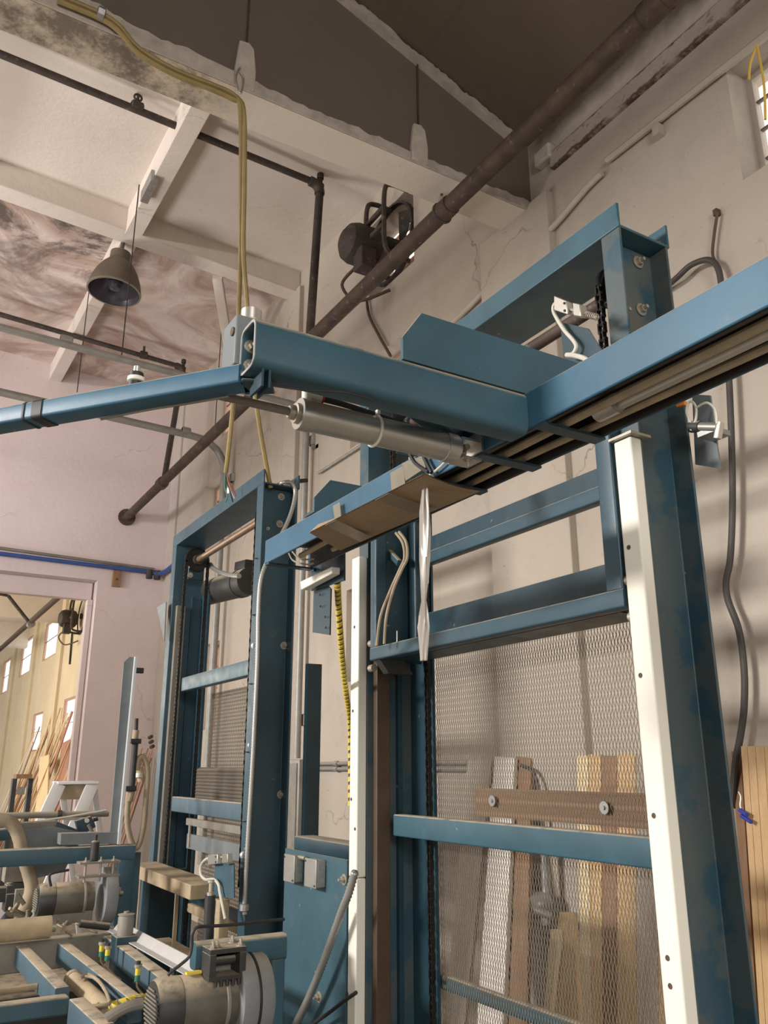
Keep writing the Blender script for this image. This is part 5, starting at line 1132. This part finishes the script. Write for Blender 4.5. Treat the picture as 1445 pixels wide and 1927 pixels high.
# lean plane behind the mesh: X = 2.72 + .27 z
N1, K1 = (1, 0, -.27), 2.72
def board(tl, tr, bl, br, mat, label, dx=0, th=.025): return plank((tl, tr, br, bl), N1, K1+dx, th, mat, label, 'board')
def ext(p, q, y): return (p[0]+(q[0]-p[0])*(y-p[1])/(q[1]-p[1]), y)
for tl, tr, bl, br, mt, lb, dx in (
    ((880, 1425), (926, 1427), (836, 1920), (874, 1920), 'grey_wood', 'grey-brown board leaning furthest left behind the wire mesh', 0),
    ((930, 1423), (968, 1426), (897, 1927), (946, 1927), 'pale_wood', 'whitish board leaning second from left behind the wire mesh', -.045),
    ((970, 1423), (998, 1426), (942, 1910), (991, 1910), 'brown_wood', 'narrow brown board leaning third from left behind the wire mesh', -.01),
    ((1052, 1716), (1079, 1716), (1026, 1960), (1092, 1960), 'pine', 'short cut board standing low behind the wire mesh', -.3),
    ((1036, 1748), (1052, 1748), (1018, 1960), (1030, 1960), 'pine2', 'shorter pale offcut beside the short board behind mesh', -.33)):
    B0, B1 = ext(tl, bl, 2300), ext(tr, br, 2300); n = V(N1)
    P = []
    for top, bot in ((tl, B0), (tr, B1)):
        a = onP(N1, K1+dx, *top); b = onP(N1, K1+dx, *bot); s = (a.z-.002)/(a.z-b.z) if b.z < 0 else 1; P.append((a, lerp(a, b, s)))
    MB().slab([P[0][0], P[1][0], P[1][1], P[0][1]], n.normalized()*.025).build('leaning_board', M[mt], label=lb, cat='board', bevel=.002)
xs = [(1084, 1092), (1106, 1112), (1130, 1133), (1160, 1160), (1196, 1196), (1232, 1238), (1262, 1272)]
tops = [1421, 1419, 1422, 1418, 1420, 1417]
names = ['first', 'second', 'third', 'fourth', 'fifth', 'last']
for k in range(6):
    (a0, a1), (b0, b1) = xs[k], xs[k+1]; P = []; mt = ['pine2', 'pine', 'brown_wood', 'pine', 'grey_wood', 'pine'][k]
    for t0, b_ in (((a0+1, tops[k]), (a1+1, 1927)), ((b0, tops[k]), (b1, 1927))):
        a = onP(N1, K1-.05, *t0); b = onP(N1, K1-.05, *b_); P.append((a, lerp(a, b, (a.z-.002)/(a.z-b.z))))
    MB().slab([P[0][0], P[1][0], P[1][1], P[0][1]], V(N1).normalized()*(.03+.006*(k % 3))).build('leaning_board', M[mt], label=names[k]+' from left of the upright tan boards behind mesh near right post', cat='board', bevel=.002)
N2, K2 = (1, 0, -.17), 2.78
xs = [(1393, 1428), (1405, 1440), (1420, 1455), (1437, 1472), (1455, 1490), (1478, 1513)]
for k in range(5):
    (a0, a1), (b0, b1) = xs[k], xs[k+1]; P = []
    for t0, b_ in (((a0+.6, 1404), (a1+.6, 1927)), ((b0, 1404), (b1, 1927))):
        a = onP(N2, K2, *t0); b = onP(N2, K2, *b_); P.append((a, lerp(a, b, (a.z-.002)/(a.z-b.z))))
    MB().slab([P[0][0], P[1][0], P[1][1], P[0][1]], V(N2).normalized()*(.14+.002*k)).build('stacked_board', M['pine'], label=names[k]+' of the tight pine boards right of the blue post, counted from the post' if k < 4 else 'outermost of the tight pine boards right of the blue post, at the frame edge', cat='board', bevel=.002)
P = []
for t0, b_ in (((1376, 1414), (1396, 1700)), ((1393, 1414), (1411, 1700))):
    a = onP(N2, K2+.12, *t0); b = onP(N2, K2+.12, *b_); P.append((a, lerp(a, b, (a.z-.002)/(a.z-b.z))))
MB().slab([P[0][0], P[1][0], P[1][1], P[0][1]], V(N2).normalized()*.025).build('leaning_board', M['brown_wood'], label='dark brown board tucked between blue post and pine boards', cat='board', bevel=.002)
t = thing('spring_clamp', 'small blue plastic clamp on the edge of pine boards', 'clamp', onP(N2, K2-.01, 1402, 1540))
for q in (((1392, 1524), (1406, 1534)), ((1395, 1535), (1413, 1547))): MB().rtube(onP(N2, K2-.015, *q[0]), onP(N2, K2-.03, *q[1]), .014, .014, .004).build('handle', M['cyanplastic'], t)
MB().tube(smooth_path([onP(N2, K2-.01, *q) for q in ((1390, 1490), (1394, 1500), (1393, 1515), (1396, 1528))]), .004, 6).build('jaw_wire', M['bolt'], t)
# grey fixture behind the mesh
t = thing('drop_valve', 'grey pipe drop with knobbly valve on the wall behind mesh', 'valve', onX(3.0, 1025, 1720))
MB().cyl(onX(3.05, 1025, 1600), onX(3.05, 1028, 1690), .022, 12).build('drop_pipe', M['galv'], t)
MB().lathe([(0, -.05), (.04, -.05), (.055, -.02), (.055, .03), (.035, .05), (.0, .05)], onX(3.02, 1018, 1700), (1, 0, .1), 18).build('valve_body', M['galv'], t)
MB().cyl(onX(2.96, 1008, 1712), onX(2.96, 1040, 1726), .018, 12).build('outlet', M['galv'], t); MB().cyl(onX(2.96, 1024, 1728), onX(2.96, 1028, 1742), .02, 12).build('cap', M['galv'], t)
MB().tube(smooth_path([onX(3.1, *q) for q in ((980, 1440), (1000, 1450), (1012, 1475), (1020, 1530), (1025, 1600))]), .010, 8).build('hose', M['black'], t)
# reddish rods by the far frame
for k in range(7):
    a, b = onX(3.0, 268+k*3.2+(k % 2), 1408+9*(k % 3)), onX(2.5, 228+k*6, 1590); b = V((a.x-.42, a.y+.05, .005))
    MB().rtube(a, b, .03, .012, .002).build('timber_batten', M[['red_wood', 'brown_wood'][k % 2]], label='%s reddish slat from the left, leaning in the corner behind the hose loop' % (names+['seventh'])[k].replace('last', 'sixth'), cat='slat')
for k in range(3): p = onX(3.0, 281+1.5*k, 1388+9*k); MB().cyl(p, p+V((.0, -.10, .01)), .022, 10).build('pipe_end', M['rust2'], label=['top', 'middle', 'bottom'][k]+' of three dark pipe ends behind the far frame', cat='pipe')
# sticks leaning in the room beyond the doorway
rr = random.Random(21); grp = 'sticks leaning in the next room'
first = None
ORD = 'first second third fourth fifth sixth seventh eighth ninth tenth eleventh twelfth thirteenth fourteenth fifteenth sixteenth seventeenth eighteenth nineteenth twentieth'.split()
seen = {}
def stick_label(mt, wd):
    kind = ('wide ' if wd > .07 else 'thin ')+{'pine2': 'pale yellow', 'pine': 'honey-coloured', 'pale_wood': 'whitish', 'red_wood': 'reddish', 'brown_wood': 'brown'}[mt]
    seen[kind] = seen.get(kind, 0)+1
    return '%s timber stick leaning beyond the doorway, %s such from its edge' % (kind, ORD[seen[kind]-1])
for k in range(46):
    y = 12.1+k*.2+rr.uniform(-.05, .05); tp = rr.uniform(1.7, 2.7) if y > 13 else rr.uniform(1.2, 2.0); lean = rr.uniform(.5, .75); dy = .25+rr.uniform(-.12, .12)
    a = V((XW-.04, y-dy*.3, tp)); b = V((XW-.04-lean, y+dy*.7, 0.005)); wd = rr.uniform(.02, .055) if rr.random() < .75 else rr.uniform(.08, .16)
    mt = rr.choice(['pine2', 'pine2', 'pine', 'pale_wood', 'red_wood', 'brown_wood', 'pine'])
    MB().rtube(a, b, wd, .02, .003, (1, 0, .3)).build('lumber_stick', M[mt], label=stick_label(mt, wd), cat='timber', group=grp)
for k, (q0, q1, q2, q3, mt, lb) in enumerate((((75, 1425), (92, 1420), (88, 1530), (66, 1530), 'pine2', 'wide pale plank leaning inside the doorway behind the stepladder'), ((118, 1398), (133, 1390), (115, 1560), (94, 1560), 'red_wood', 'reddish wide plank leaning just inside the doorway'), ((134, 1392), (142, 1393), (128, 1545), (116, 1545), 'brown_wood', 'narrow brown plank at the doorway edge'))):
    n = (1, 0, -.22); c = 2.56; P = []
    for t0, b_ in ((q0, q3), (q1, q2)):
        a = onP(n, c, *t0); b = onP(n, c, *b_); P.append((a, lerp(a, b, (a.z-.005)/(a.z-b.z))))
    MB().slab([P[0][0], P[1][0], P[1][1], P[0][1]], V(n)*.025).build('leaning_plank', M[mt], label=lb, cat='plank')
# the next room's pipe
t = thing('next_room_pipe', 'overhead sprinkler pipe continuing through the next room', 'pipe', (2.3, 16, 4))
xx = 2.45; MB().cyl((xx, YF+.6, onX(xx, 100, 1132).z), (xx, 34, onX(xx, 100, 1132).z-.02), .055, 14).build('pipe', M['rust'], t)
p = onX(xx, 58, 1175); MB().cyl(p-V((0, .1, 0)), p+V((0, .1, 0)), .075, 14).build('coupling', M['galv'], t)
MB().cyl(p, (p.x-.5, p.y, p.z+.55), .035, 10).build('branch', M['rust2'], t); MB().cyl((p.x-.5, p.y, p.z+.55), (p.x-2.5, p.y, p.z+.75), .03, 10).build('branch', M['rust2'], t)
